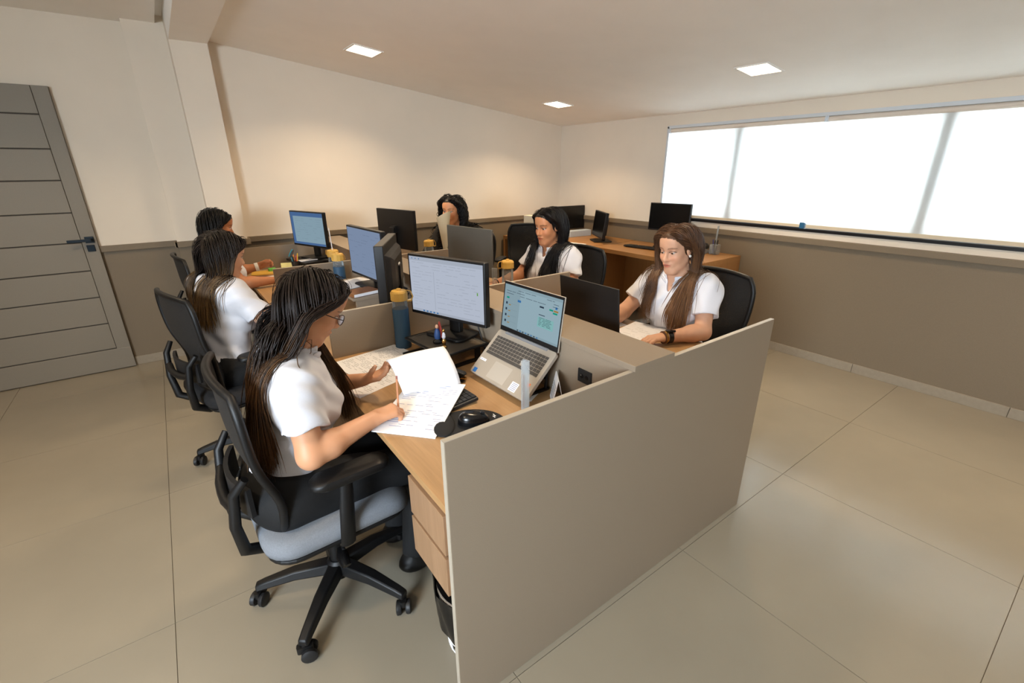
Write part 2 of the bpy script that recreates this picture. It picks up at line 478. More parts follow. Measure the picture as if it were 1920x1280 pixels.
# ceiling lights
def ceiling_light(x, y, label, s=0.2, flat=None):
    z = cz(x) if flat is None else flat
    t = thing('ceiling_light', label, 'ceiling light', (x, y, z), 0, 'recessed square ceiling lights')
    if flat is None: t.rotation_euler = (0, math.atan(SL), 0)
    f = MB(); hs = s / 2; b = hs + .013
    f.box((-b, -b, -.006), (b, -hs, .004)); f.box((-b, hs, -.006), (b, b, .004)); f.box((-b, -hs, -.006), (-hs, hs, .004)); f.box((hs, -hs, -.006), (b, hs, .004))
    obj('frame', f, mat('lamp_frame', (236, 232, 226), .5), t)
    obj('diffuser', MB().quad((-hs, -hs, -.003), (-hs, hs, -.003), (hs, hs, -.003), (hs, -hs, -.003)), LM, t)
    la = bpy.data.lights.new('downlight', 'AREA'); la.shape = 'SQUARE'; la.size = s - .02; la.energy = LAMP_POWER; la.color = LAMP_COLOR; la.spread = LAMP_SPREAD
    lo = bpy.data.objects.new('downlight', la); COL.objects.link(lo); lo.parent = t; lo.location = (0, 0, -.009)
    return t
LM = bpy.data.materials.new('lamp_glow'); LM.use_nodes = True
_n = LM.node_tree; _n.nodes.clear()
_e = _n.nodes.new('ShaderNodeEmission'); _o = _n.nodes.new('ShaderNodeOutputMaterial'); _e.inputs[0].default_value = (*LAMP_COLOR, 1); _e.inputs[1].default_value = LAMP_STRENGTH
_n.links.new(_e.outputs[0], _o.inputs[0])
ceiling_light(1.45, 3.86, 'lit square ceiling light above the left rear desks')
ceiling_light(3.38, 3.86, 'lit square ceiling light near the far room corner')
ceiling_light(3.34, 1.83, 'lit square ceiling light in front of the window')
ceiling_light(1.45, 1.83, 'lit square ceiling light over the near desks, above the frame')
ceiling_light(3.34, -0.25, 'lit square ceiling light behind the camera by the window')
ceiling_light(-0.95, 3.3, 'lit square ceiling light before the grey door, above the frame', flat=2.59)
ceiling_light(-0.95, 0.9, 'lit square ceiling light left of the camera', flat=2.59)
# ------------------------------------------------------------------ workstation cluster
m_oak = wood_mat('oak_top', (186, 146, 100), 'Y')
m_oak_v = wood_mat('oak_front', (164, 130, 99), 'Z')
m_oak_x = wood_mat('oak_window_desk', (168, 120, 70), 'Y', dark=.78)
m_oak_edge = wood_mat('oak_edge', (168, 126, 84), 'Y')
PX0, PX1, PY, PT = 0.416, 1.99, 0.849, 0.018
SX0, SX1 = 1.088, 1.290
ZT, ZP, ZS = 0.75, 0.966, 0.986
BAY = [0.849, 2.085, 3.320, 4.556]

ep = thing('end_panel', 'large taupe end panel closing the near end of the desks', 'desk panel', (1.2, PY, 0), 0, 'taupe desk panels')
b = MB().box((PX0 - 1.2, 0, 0), (PX1 - 1.2, PT, ZP - .0012)); obj('board', b, m_lam, ep, bevel=.0012)
e = MB().box((PX0 - 1.2 + .001, .0008, ZP - .0014), (PX1 - 1.2 - .001, PT - .0008, ZP)); e.box((PX0 - 1.2 - .0012, .0008, 0), (PX0 - 1.2 + .0004, PT - .0008, ZP - .001)); obj('edge_band', e, m_lam_edge, ep)
ep2 = thing('end_panel', 'taupe end panel at the far end of the desks by the back wall', 'desk panel', (1.2, 4.556 - PT, 0), 0, 'taupe desk panels')
obj('board', MB().box((PX0 - 1.2, 0, 0), (PX1 - 1.2, PT, ZP - .02)), m_lam, ep2, bevel=.0012)

sp = thing('cable_spine', 'long taupe raised cable channel between the two desk rows', 'desk divider', ((SX0 + SX1) / 2, 2.7, 0))
hx = (SX1 - SX0) / 2
obj('cap_board', MB().box((-hx, 0.842 - 2.7, ZS - .020), (hx, 4.545 - 2.7, ZS)), m_lam, sp, bevel=.0012)
obj('side_board', MB().box((-hx + .006, PY + PT - 2.7, .30), (-hx + .022, 4.53 - 2.7, ZS - .020)), m_lam, sp)
obj('side_board', MB().box((hx - .022, PY + PT - 2.7, .30), (hx - .006, 4.53 - 2.7, ZS - .020)), m_lam, sp)
xf = -hx + .006
for yc, w_ in ((1.062, .066), (0.935, .06)):
    p = obj('outlet_plate', MB().box((xf - .006, yc - w_ / 2 - 2.7, .843), (xf + .001, yc + w_ / 2 - 2.7, .893)), m_black_s, sp, bevel=.0015)
    s = MB()
    for dy in (-.012, .012):
        s.cyl((xf - .0075, yc + dy - 2.7, .868), (xf - .005, yc + dy - 2.7, .868), .008, n=12)
    obj('socket', s, m_black_g, p)
    obj('socket_pin', MB().cyl((xf - .009, yc + .014 - 2.7, .872), (xf - .006, yc + .014 - 2.7, .872), .0025, n=8), mat('steel', (190, 188, 184), .3, metal=1), p)
for yc in (2.62, 2.5):
    p = obj('outlet_plate', MB().box((xf - .006, yc - .03 - 2.7, .843), (xf + .001, yc + .03 - 2.7, .893)), m_black_s, sp, bevel=.0015)

pos_l = ['near', 'far']
for side, (xa, xb) in (('left', (0.487, SX0 + .006)), ('right', (SX1 - .006, 1.955))):
    for k, yy in enumerate(BAY[1:3]):
        lab = {('left', 0): 'low taupe divider beside the blue-sleeved bottle at the near left desk',
               ('left', 1): 'low taupe divider behind the dark haired heads on the left row',
               ('right', 0): 'low taupe divider behind the open black laptop lid',
               ('right', 1): 'low taupe divider beside the curly haired woman'}[(side, k)]
        d = thing('desk_divider', lab, 'desk divider', ((xa + xb) / 2, yy, ZT), 0, 'low desk dividers')
        h = (xb - xa) / 2
        obj('board', MB().box((-h, -PT / 2, .0), (h, PT / 2, ZP - ZT - .001)), m_lam, d, bevel=.001)
        obj('edge_band', MB().box((-h + .001, -PT / 2 + .0008, ZP - ZT - .0012), (h - .001, PT / 2 - .0008, ZP - ZT)), m_lam_edge, d)

def desk(name, label, x0, x1, y0, y1, z, front, mt=None, leg_in=True):
    t = thing('desk', label, 'desk', ((x0 + x1) / 2, (y0 + y1) / 2, 0), 0, 'oak laminate desks')
    cx, cy = (x0 + x1) / 2, (y0 + y1) / 2
    a, bb = (x1 - x0) / 2, (y1 - y0) / 2
    obj('desktop', MB().box((-a, -bb, z - .025), (a, bb, z)), mt or m_oak, t, bevel=.0012)
    for s in (-1, 1):
        y_ = s * (bb - .0135)
        obj('side_panel', MB().box((-a + .006, y_ - .0125, .004), (a - .02, y_ + .0125, z - .025)), m_oak_v, t, bevel=.001)
    # modesty panel on the far side from the sitter
    xm = a - .05 if front < 0 else -a + .05
    obj('modesty_panel', MB().box((xm - .008, -bb + .03, .25), (xm + .008, bb - .03, z - .026)), m_lam, t)
    return t
side_names = {0: 'near', 1: 'middle', 2: 'rear'}
for k in range(3):
    y0, y1 = BAY[k] + (PT + .001 if k == 0 else .0005), BAY[k + 1] - (PT + .001 if k == 2 else .0005)
    ll = ['oak desk top with laptop, papers and mouse, nearest on the left', 'oak desk on the left with two black monitors', 'oak desk on the left with pen cup, by the back wall'][k]
    rl_ = ['oak desk on the right under the black laptop lid', 'oak desk on the right where the woman in profile sits', 'oak desk on the right before the curly haired woman'][k]
    desk('desk', ll, 0.424, SX0 + .004, y0, y1, ZT, -1)
    desk('desk', rl_, SX1 - .004, 2.028, y0, y1, ZT, 1)

# drawer units hung under the desks
def drawer_unit(x0, x1, y0, y1, label, facing):
    t = thing('drawer_unit', label, 'drawers', ((x0 + x1) / 2, (y0 + y1) / 2, 0.425), 0, 'hanging drawer units')
    a, bb = (x1 - x0) / 2, (y1 - y0) / 2
    obj('carcass', MB().box((-a + (.02 if facing < 0 else 0), -bb, 0), (a - (.02 if facing > 0 else 0), bb, .299)), wood_mat('oak_carcass', (120, 90, 62), 'Z'), t)
    for z0, z1 in ((.003, .138), (.152, .286)):
        xx = (-a, -a + .019) if facing < 0 else (a - .019, a)
        d = obj('drawer', MB().box((xx[0], -bb + .001, z0), (xx[1], bb - .001, z1)), m_oak_v, t, bevel=.0015)
    return t
drawer_unit(.420, .86, .894, 1.118, 'two drawer oak unit under the near left desk', -1)
drawer_unit(.425, .86, 2.12, 2.345, 'two drawer oak unit under the middle left desk', -1)
drawer_unit(.425, .86, 3.35, 3.575, 'two drawer oak unit under the rear left desk', -1)
drawer_unit(1.55, 1.98, .894, 1.118, 'two drawer oak unit under the near right desk', 1)

# desks by the window and in the far corner
def window_desk(x0, x1, y0, y1, z, label):
    t = thing('desk', label, 'desk', ((x0 + x1) / 2, (y0 + y1) / 2, 0), 0, 'desks along the window wall')
    a, bb = (x1 - x0) / 2, (y1 - y0) / 2
    obj('desktop', MB().box((-a, -bb, z - .04), (a, bb, z)), m_oak_x, t, bevel=.0015)
    for s in (-1, 1):
        y_ = s * (bb - .019)
        obj('side_panel', MB().box((-a, y_ - .019, .004), (a, y_ + .019, z - .04)), wood_mat('oak_window_side', (168, 120, 70), 'Z', dark=.78), t, bevel=.0012)
    obj('modesty_panel', MB().box((a - .2, -bb + .04, .15), (a - .18, bb - .04, z - .041)), wood_mat('oak_window_side', (168, 120, 70), 'Z'), t)
    return t
window_desk(3.545, 4.225, 2.205, 3.43, .80, 'oak desk under the window with monitor and keyboard')
window_desk(3.30, 4.225, 3.445, 4.72, .80, 'oak desk in the far corner with two dark monitors')

# ------------------------------------------------------------------ office chairs
def mesh_fabric():
    m = bpy.data.materials.new('chair_mesh'); m.use_nodes = True
    nt = m.node_tree; b = nt.nodes['Principled BSDF']
    b.inputs['Base Color'].default_value = (*s2l((24, 22, 21)), 1); b.inputs['Roughness'].default_value = .75
    tc = nt.nodes.new('ShaderNodeTexCoord')
    ck = nt.nodes.new('ShaderNodeTexVoronoi'); ck.inputs['Scale'].default_value = 260
    nt.links.new(tc.outputs['Object'], ck.inputs['Vector'])
    mr = nt.nodes.new('ShaderNodeMath'); mr.operation = 'GREATER_THAN'; mr.inputs[1].default_value = 0.14
    nt.links.new(ck.outputs['Distance'], mr.inputs[0])
    nt.links.new(mr.outputs[0], b.inputs['Alpha'])
    return m
m_mesh = mesh_fabric()
m_seat_grey = mat('seat_grey_fabric', (118, 122, 128), .85, noise=.08, nscale=220, bump=.25, bscale=420)
m_seat_black = mat('seat_black_fabric', (26, 26, 28), .85, noise=.1, nscale=220, bump=.25, bscale=420)
m_ch = mat('chair_plastic', (10, 10, 11), .5, noise=.05, nscale=400, bump=.05, bscale=500)

def rrect(w, d, r, n=6):
    pts = []
    for cx, cy, a0 in ((w - r, d - r, 0), (-w + r, d - r, PI / 2), (-w + r, -d + r, PI), (w - r, -d + r, 1.5 * PI)):
        for i in range(n + 1):
            a = a0 + PI / 2 * i / n
            pts.append((cx + r * math.cos(a), cy + r * math.sin(a)))
    return pts

def back_curve(s):
    """backrest spine profile, s 0 bottom..1 top -> x, z (chair faces +X)"""
    z = .50 + .50 * s
    x = -.205 - .02 * math.sin(s * PI) * 1.2 - .055 * s * s + .045 * math.exp(-((s - .28) / .2) ** 2) * .6
    return x, z

def back_half(s):
    return .19 + .045 * math.sin(min(s, 1) * PI * .62) - (.03 * max(0, (s - .82) / .18) ** 2) - .03 * max(0, (.12 - s) / .12) ** 2

def make_chair(label, seat_mat, base_rot=0.3, full=True):
    t = thing('office_chair', label, 'chair', (0, 0, 0), 0, 'black mesh office chairs')
    # five star base
    hub = MB().lathe([(.045, .075), (.05, .09), (.045, .135), (.032, .15)], 16)
    obj('hub', hub, m_ch, t, smooth=35)
    for k in range(5):
        a = base_rot + 2 * PI * k / 5
        M = Rz(a)
        leg = MB()
        secs = [(.03, .118, .034, .022), (.16, .112, .028, .018), (.27, .088, .022, .015), (.305, .078, .02, .013)]
        vs = []; fs = []
        for r, z, w_, h_ in secs:
            vs += [(r, -w_, z - h_), (r, w_, z - h_), (r, w_ * .72, z + h_), (r, -w_ * .72, z + h_)]
        for i in range(len(secs) - 1):
            for q in range(4):
                fs.append((i * 4 + q, i * 4 + (q + 1) % 4, i * 4 + 4 + (q + 1) % 4, i * 4 + 4 + q))
        fs += [(3, 2, 1, 0), (12, 13, 14, 15)]
        leg.add(vs, fs, M)
        lo = obj('leg', leg, m_ch, t, bevel=.006, seg=2, smooth=50)
        ca = a + [0.5, -.4, 1.2, 2.0, -1.0][k]
        cs = MB(); Mc = T(.295 * math.cos(a), .295 * math.sin(a), 0) @ Rz(ca)
        cs.cyl((0, 0, .045), (0, 0, .075), .011, n=10, M=Mc)
        cs.prism(rrect(.026, .012, .008, 3), .036, .062, M=Mc)
        obj('caster_fork', cs, m_ch, lo, smooth=40)
        for sgn in (-1, 1):
            cw = MB(); cw.tube([(0.012, sgn * .008, .027), (0.012, sgn * .013, .027), (0.012, sgn * .024, .027), (0.012, sgn * .027, .027)], [.024, .027, .027, .022], 16, M=Mc)
            obj('caster_wheel', cw, m_black_s, lo, smooth=40)
    obj('gas_lift', MB().lathe([(.027, .14), (.027, .25), (.016, .25), (.016, .385)], 14), m_ch, t, smooth=35)
    mech = MB().cbox((-.01, 0, .395), (.24, .16, .045)); mech.tube([(-.02, -.08, .392), (-.02, -.19, .388), (-.025, -.235, .380)], [.007, .007, .007], 8)
    mo = obj('mechanism', mech, m_ch, t, bevel=.008)
    obj('lever_paddle', MB().tube([(-.03, -.215, .38), (-.035, -.245, .372), (-.035, -.285, .36)], [.012, .02, .014], 10, flat=.5), m_black_g, mo, smooth=60)
    # seat: cushion on a shell
    def cushion(u, v):
        return None
    sh = MB().prism(rrect(.235, .245, .09), .418, .436)
    obj('seat_shell', sh, m_ch, t, bevel=.006)
    cu = MB(); pts = rrect(.245, .252, .10, 7); n = len(pts)
    levels = [(.90, .434), (.985, .442), (1.0, .462), (.985, .485), (.93, .499), (.80, .505), (.45, .503), (.0, .500)]
    vs = []; fs = []
    for sc_, z in levels:
        for (x, y) in pts:
            drop = .03 * max(0, (x * sc_ - .12) / .13) ** 2
            vs.append((x * sc_, y * sc_, z - drop))
    for i in range(len(levels) - 1):
        for k in range(n):
            fs.append((i * n + k, i * n + (k + 1) % n, (i + 1) * n + (k + 1) % n, (i + 1) * n + k))
    fs.append(tuple(range(n - 1, -1, -1)))
    cu.add(vs, fs)
    obj('seat_cushion', cu, seat_mat, t, smooth=60)
    # backrest frame loop + mesh sheet
    loop = []
    N = 14
    for i in range(N + 1):
        s = i / N; x, z = back_curve(s); loop.append((x + .028, -back_half(s), z))
    for i in range(1, 7):
        y = -back_half(1) + 2 * back_half(1) * i / 7; x, z = back_curve(1); loop.append((x + .028 - .03 * (1 - (y / back_half(1)) ** 2), y, z + .012 * (1 - (y / back_half(1)) ** 2)))
    for i in range(N, -1, -1):
        s = i / N; x, z = back_curve(s); loop.append((x + .028, back_half(s), z))
    for i in range(1, 7):
        y = back_half(0) - 2 * back_half(0) * i / 7; x, z = back_curve(0); loop.append((x + .028 - .03 * (1 - (y / back_half(0)) ** 2), y, z))
    loop.append(loop[0])
    obj('back_frame', MB().tube(loop, .0125, 10, caps=False), m_ch, t, smooth=60)
    def sheet(u, v):
        s = v; x, z = back_curve(s); hw = back_half(s); y = -hw + 2 * hw * u
        return (x + .028 - .03 * (1 - (2 * u - 1) ** 2), y, z)
    obj('mesh_back', MB().grid(sheet, 14, 20), m_mesh, t, smooth=180)
    # carrier behind: two arms rising from the seat, cross bracket, lumbar pad
    for s in (-1, 1):
        ar = MB(); pts_ = [(-.10, s * .06, .40), (-.22, s * .09, .405), (-.285, s * .115, .45), (-.295, s * .135, .56), (-.28, s * .15, .68), (-.245, s * .17, .73)]
        ar.tube(pts_, [.018, .020, .020, .017, .015, .012], 8)
        obj('back_support_arm', ar, m_ch, t, smooth=60)
    br = MB().tube([(-.285, -.14, .62), (-.30, -.06, .61), (-.302, 0, .608), (-.30, .06, .61), (-.285, .14, .62)], [.016] * 5, 8)
    obj('cross_brace', br, m_ch, t, smooth=60)
    def lum(u, v):
        return (-.235 - .035 * (1 - (2 * u - 1) ** 2), -.15 + .30 * u, .58 + .10 * v)
    obj('lumbar_pad', MB().grid(lum, 8, 4, thick=.014), m_black_s, t, smooth=60)
    # armrests
    for s in (-1, 1):
        ar = MB(); ar.tube([(-.01, s * .10, .405), (-.01, s * .23, .402), (-.012, s * .262, .43), (.0, s * .262, .56), (.012, s * .255, .665)], [.02, .022, .026, .026, .022], 10, flat=.62)
        a_ = obj('armrest', ar, m_ch, t, smooth=60)
        pad = MB(); pp = rrect(.125, .042, .038, 5); n = len(pp); vs = []; fs = []
        lv = [(.86, .662), (1.0, .672), (1.0, .684), (.93, .692), (.7, .694)]
        for sc_, z in lv:
            for (x, y) in pp:
                vs.append((x * sc_ + .03, y * sc_ + s * .250, z))
        for i in range(len(lv) - 1):
            for k in range(n):
                fs.append((i * n + k, i * n + (k + 1) % n, (i + 1) * n + (k + 1) % n, (i + 1) * n + k))
        fs += [tuple(range(n - 1, -1, -1)), tuple(range((len(lv) - 1) * n, len(lv) * n))]
        pad.add(vs, fs)
        obj('arm_pad', pad, m_ch, a_, smooth=50)
    return t

CH = {}
chair_a = make_chair('black mesh office chair with grey seat under the writing woman in front', m_seat_grey, base_rot=.21)
chair_a.location = (0.26, 1.535, 0); chair_a.rotation_euler = (0, 0, math.radians(2)); CH['p1'] = chair_a
chair_b = make_chair('black mesh office chair of the woman with blonde hair tips on the left row', m_seat_black, base_rot=.2)
chair_b.location = (0.16, 2.80, 0); chair_b.rotation_euler = (0, 0, math.radians(16))
def chair_copy(src, x, y, deg, label):
    c = copy_tree(src); c.location = (x, y, 0); c.rotation_euler = (0, 0, math.radians(deg)); c['label'] = label
    return c
chair_copy(chair_b, 0.24, 4.02, 6, 'black office chair of the woman against the pale pilaster, at the rear left')
chair_copy(chair_b, 2.27, 1.44, 176, 'black mesh office chair behind the brown haired woman at right')
chair_copy(chair_b, 2.27, 2.52, 184, 'black office chair behind the black haired woman in profile')
chair_copy(chair_b, 2.16, 3.78, 205, 'black office chair under the curly haired woman in dark clothes')
chair_copy(chair_b, 2.92, 3.80, 218, 'empty black mesh office chair in front of the back wall')
# ------------------------------------------------------------------ things on the desks
m_scr_frame = m_black
SCR = 1.0
def lines_content(mb, w, h, rng, rows, x0=-.46, x1=.46, y0=-.42, y1=.42, mi=1, t=.0035, dens=.8):
    for r in range(rows):
        y = y1 - (y1 - y0) * (r + .5) / rows
        x = x0
        while x < x1 - .03:
            L = rng.uniform(.03, .14)
            if rng.random() < dens:
                mb.mat(mi).box((.0004, x * w, y * h - t * h), (.0007, min(x + L, x1) * w, y * h + t * h))
            x += L + rng.uniform(.012, .03)

def ui_sheet(w, h, seed, kind):
    """what is shown on a screen: flat coloured marks; local x forward, y left, z up"""
    rng = random.Random(seed); mb = MB()
    R = lambda mi, xa, xb, za, zb, d=.0006: mb.mat(mi).box((.0003, xa * w, za * h), (d, xb * w, zb * h))
    if kind == 'doc':
        R(1, -.5, .5, .43, .5, .0004); R(1, -.5, .5, -.5, -.455, .0004)
        for k in range(3): R(4, -.46 + k * .05, -.45 + k * .05, .455, .475)
        lines_content(mb, w, h, rng, 3, y0=.28, y1=.42, mi=3, t=.0035)
        R(3, -.155, -.150, -.42, .27)
        lines_content(mb, w, h, rng, 13, x0=-.46, x1=-.18, y0=-.4, y1=.27, mi=3, t=.003, dens=.55)
        lines_content(mb, w, h, rng, 13, x0=-.12, x1=.45, y0=-.4, y1=.27, mi=3, t=.0035, dens=.6)
        for k in range(5): R(4, -.34 + k * .05, -.315 + k * .05, -.49, -.465)
        R(5, .42, .432, -.02, .03)
    elif kind == 'chat':
        R(1, -.5, .5, .44, .5, .0004); R(1, -.5, .5, -.5, -.45, .0004); R(1, -.5, -.2, -.45, .44, .0004)
        lines_content(mb, w, h, rng, 3, y0=.27, y1=.44, mi=2, t=.004, dens=.7)
        R(6, -.45, -.40, .18, .22); R(4, -.24, -.18, .16, .21)
        for k in range(4):
            z = .04 - .14 * k; R(2, -.455, -.425, z, z + .055); R(3, -.40, -.24, z + .03, z + .04); R(7, -.40, -.36, z - .01, z + .010)
        R(2, .15, .22, .20, .235); R(6, .31, .37, .20, .235); R(7, .38, .45, .20, .235); R(6, .37, .44, .15, .185); R(4, .40, .43, .26, .31)
        R(8, .14, .40, -.22, .0); lines_content(mb, w, h, rng, 6, x0=.16, x1=.38, y0=-.19, y1=.0, mi=2, t=.004, dens=.95); R(2, .15, .25, .04, .055)
        for k in range(8): R(4 if k % 2 else 2, -.2 + k * .05, -.175 + k * .05, -.49, -.465)
    elif kind == 'sheet':
        R(9, -.5, .5, .38, .5, .0004); R(9, -.5, -.42, -.5, .5, .0004); R(9, -.5, .5, -.5, -.43, .0004)
        lines_content(mb, w, h, rng, 10, x0=-.36, x1=.45, y0=-.35, y1=.34, mi=3, t=.004, dens=.45)
    else:
        lines_content(mb, w, h, rng, 14, mi=3, t=.004, dens=.35)
    return mb
def scr_mats(tone):
    b = {'blue': (205, 214, 232), 'cyan': (168, 196, 208), 'dim': (142, 160, 190), 'teal': (152, 180, 196)}[tone]
    g = .68
    return [emit_mat('scr_bg_' + tone, b, g), emit_mat('scr_bar_' + tone, tuple(int(v * .93) for v in b), g), emit_mat('scr_ink', (52, 66, 84), g), emit_mat('scr_soft_' + tone, tuple(int(v * .89) for v in b), g),
            emit_mat('scr_blue', (64, 128, 190), g), emit_mat('scr_green', (110, 180, 60), g), emit_mat('scr_teal', (28, 168, 140), g), emit_mat('scr_ochre', (180, 140, 70), g), emit_mat('scr_mint', (150, 206, 206), g), emit_mat('scr_slate', (84, 118, 168), g)]

def monitor(label, c, yaw, w, h, tone='blue', kind='doc', on=True, tilt=0.0, z_base=ZT, depth=.032, back_bulge=True, seed=1, stand=True, label_mark=False, grey=False, base=(.20, .24), cat='monitor'):
    """c centre of the panel; yaw direction the screen faces (deg)"""
    a = math.radians(yaw)
    t = thing('monitor', label, cat, (c[0], c[1], z_base), a, 'computer monitors')
    zc = c[2] - z_base; M = T(0, 0, zc) @ Ry(-tilt)
    bz = .012
    pl = m_black if not grey else mat('grey_monitor_back', (88, 86, 80), .55, noise=.05, nscale=300)
    body = MB().box((-depth, -w / 2, -h / 2), (0, w / 2, h / 2), M)
    bo = obj('casing', body, pl, t, bevel=.004)
    if back_bulge:
        bb = MB(); vs = []; 
        for x, s_ in ((-depth + .001, .92), (-depth - .022, .80), (-depth - .034, .60)):
            for yy, zz in ((-1, -1), (1, -1), (1, 1), (-1, 1)):
                vs.append((x, yy * w / 2 * s_, (zz * h / 2 * s_) * .8 - .02 * h))
        fs = [(8, 9, 10, 11)] + [(i * 4 + k, i * 4 + (k + 1) % 4, i * 4 + 4 + (k + 1) % 4, i * 4 + 4 + k) for i in range(2) for k in range(4)]
        bb.add(vs, [tuple(reversed(f)) for f in fs], M)
        obj('back_housing', bb, pl, t, bevel=.004)
    bw = .010
    sc_ = MB().box((-.002, -w / 2 + bw, -h / 2 + bw * 1.6), (.0006, w / 2 - bw, h / 2 - bw), M)
    so = obj('screen', sc_, scr_mats(tone)[0] if on else m_black_g, t)
    if on:
        ui = ui_sheet(w - 2 * bw, h - 2.6 * bw, seed, kind)
        ui.v = [tuple(M @ T(.0004, 0, bw * .3) @ Vector(p)) for p in ui.v]
        obj('screen_picture', ui, scr_mats(tone), so)
    if label_mark:
        lm = MB().box((-depth - (.036 if back_bulge else .001), -.024, -.012), (-depth - (.033 if back_bulge else 0) + .0015, .024, .028), M)
        obj('sticker', lm, m_white, t)
    if stand:
        st = MB(); xo = -depth - .03
        zn = zc - h * .28 if grey else zc
        st.box((xo - .014, -.032, .012), (xo + .014, .032, zn + .02)); st.box((xo, -.03, zn - .03), (-depth + .002, .03, zn + .03))
        obj('stand_neck', st, m_black, t, bevel=.004)
        ba = MB().prism(rrect(base[0] / 2, base[1] / 2, .03, 5), 0, .012, T(xo + .03, 0, 0)); obj('stand_base', ba, m_black, t, bevel=.003)
    return t

monitor('black monitor with a bright document on screen, beside the near blue-sleeved bottle', (.950, 1.822, 1.058), 199, .46, .287, 'blue', 'doc', z_base=.832, seed=3, base=(.16, .22))
monitor('black monitor with pale blue screen behind the thick edge-on monitor', (.935, 2.82, 1.085), 184, .50, .31, 'dim', 'plain', z_base=.885, seed=5, base=(.17, .22))
monitor('thick black monitor seen from its back corner, cables hanging behind', (.862, 2.325, 1.085), 150, .47, .30, 'dim', 'plain', z_base=ZT, depth=.045, seed=6, label_mark=True)
monitor('black monitor with light blue spreadsheet near the pen cup', (.955, 4.29, 1.092), 200, .475, .295, 'teal', 'sheet', z_base=.845, seed=7, base=(.16, .22))
monitor('large black monitor turned away, white sticker on its back', (1.634, 3.956, 1.076), 13, .53, .335, on=False, label_mark=True, back_bulge=False, depth=.03)
monitor('flat grey-backed monitor turned away beside the black haired woman', (1.715, 2.865, 1.020), 10, .475, .33, on=False, grey=True, back_bulge=False, depth=.018)
monitor('dark monitor in the far corner behind the black haired woman', (4.00, 4.28, 1.00), -95, .44, .275, on=False, z_base=.80)
monitor('dark monitor turned sideways on the corner desk', (3.85, 3.66, .985), 148.7, .45, .275, on=False, z_base=.80, tilt=.12)
monitor('dark monitor standing before the window', (4.08, 2.925, 1.10), 191, .43, .268, on=False, z_base=.80, tilt=.05)

# riser of smoked acrylic under the near monitor
t = thing('monitor_riser', 'smoked acrylic monitor riser with black rim on the near desk', 'monitor stand', (.925, 1.795, ZT), math.radians(6))
sm = clear_mat('smoked_acrylic', (176, 166, 152), .04, .06)
obj('shelf', MB().box((-.115, -.155, .070), (.115, .155, .080)), sm, t, bevel=.002)
rim = MB().tube([(-.118, -.158, .075), (.118, -.158, .075), (.118, .158, .075), (-.118, .158, .075), (-.118, -.158, .075)], .007, 8)
obj('rim', rim, m_black, t, smooth=50)
for s in (-1, 1):
    obj('sled_foot', MB().box((-.15, s * .140 - .008, .0), (.115, s * .140 + .008, .014)), m_black, t, bevel=.002)
    obj('leg', MB().box((.06, s * .140 - .006, .012), (.085, s * .140 + .006, .072)), m_black, t)
# figures on the riser
t = thing('saint_figurine', 'small painted saint figurine on the smoked riser', 'figurine', (.875, 1.78, .832))
obj('plinth', MB().lathe([(.022, 0), (.022, .008), (.012, .016), (.010, .022)], 16), m_black_g, t, smooth=40)
obj('robe', MB().lathe([(.013, .020), (.015, .035), (.012, .055), (.006, .068)], 14), mat('saint_blue', (40, 70, 120), .5), t, smooth=60)
obj('head', MB().lathe([(.002, .066), (.007, .071), (.008, .078), (.005, .085), (.001, .087)], 12), mat('saint_skin', (196, 150, 120), .6), t, smooth=60)
obj('mandorla', MB().grid(lambda u, v: (.012, (v - .5) * .036 * math.sin(PI * (u * .8 + .15)), .020 + .078 * u), 8, 6, thick=.003), mat('saint_red', (150, 60, 50), .5), t, smooth=60)
t = thing('crystal_figurine', 'small gold and crystal figurine at the riser front', 'figurine', (.868, 1.705, .832))
obj('gold_base', MB().lathe([(.012, 0), (.013, .006), (.006, .012), (.008, .022), (.010, .034), (.006, .042)], 12), mat('gold', (206, 160, 90), .25, metal=1), t, smooth=40)
obj('crystal_body', MB().lathe([(.005, .041), (.009, .050), (.007, .064), (.003, .072)], 8), mat('crystal', (225, 228, 236), .05, metal=.3, coat=1), t)
obj('gold_head', MB().lathe([(.001, .071), (.006, .076), (.006, .082), (.001, .087)], 10), MATS['gold'], t, smooth=60)

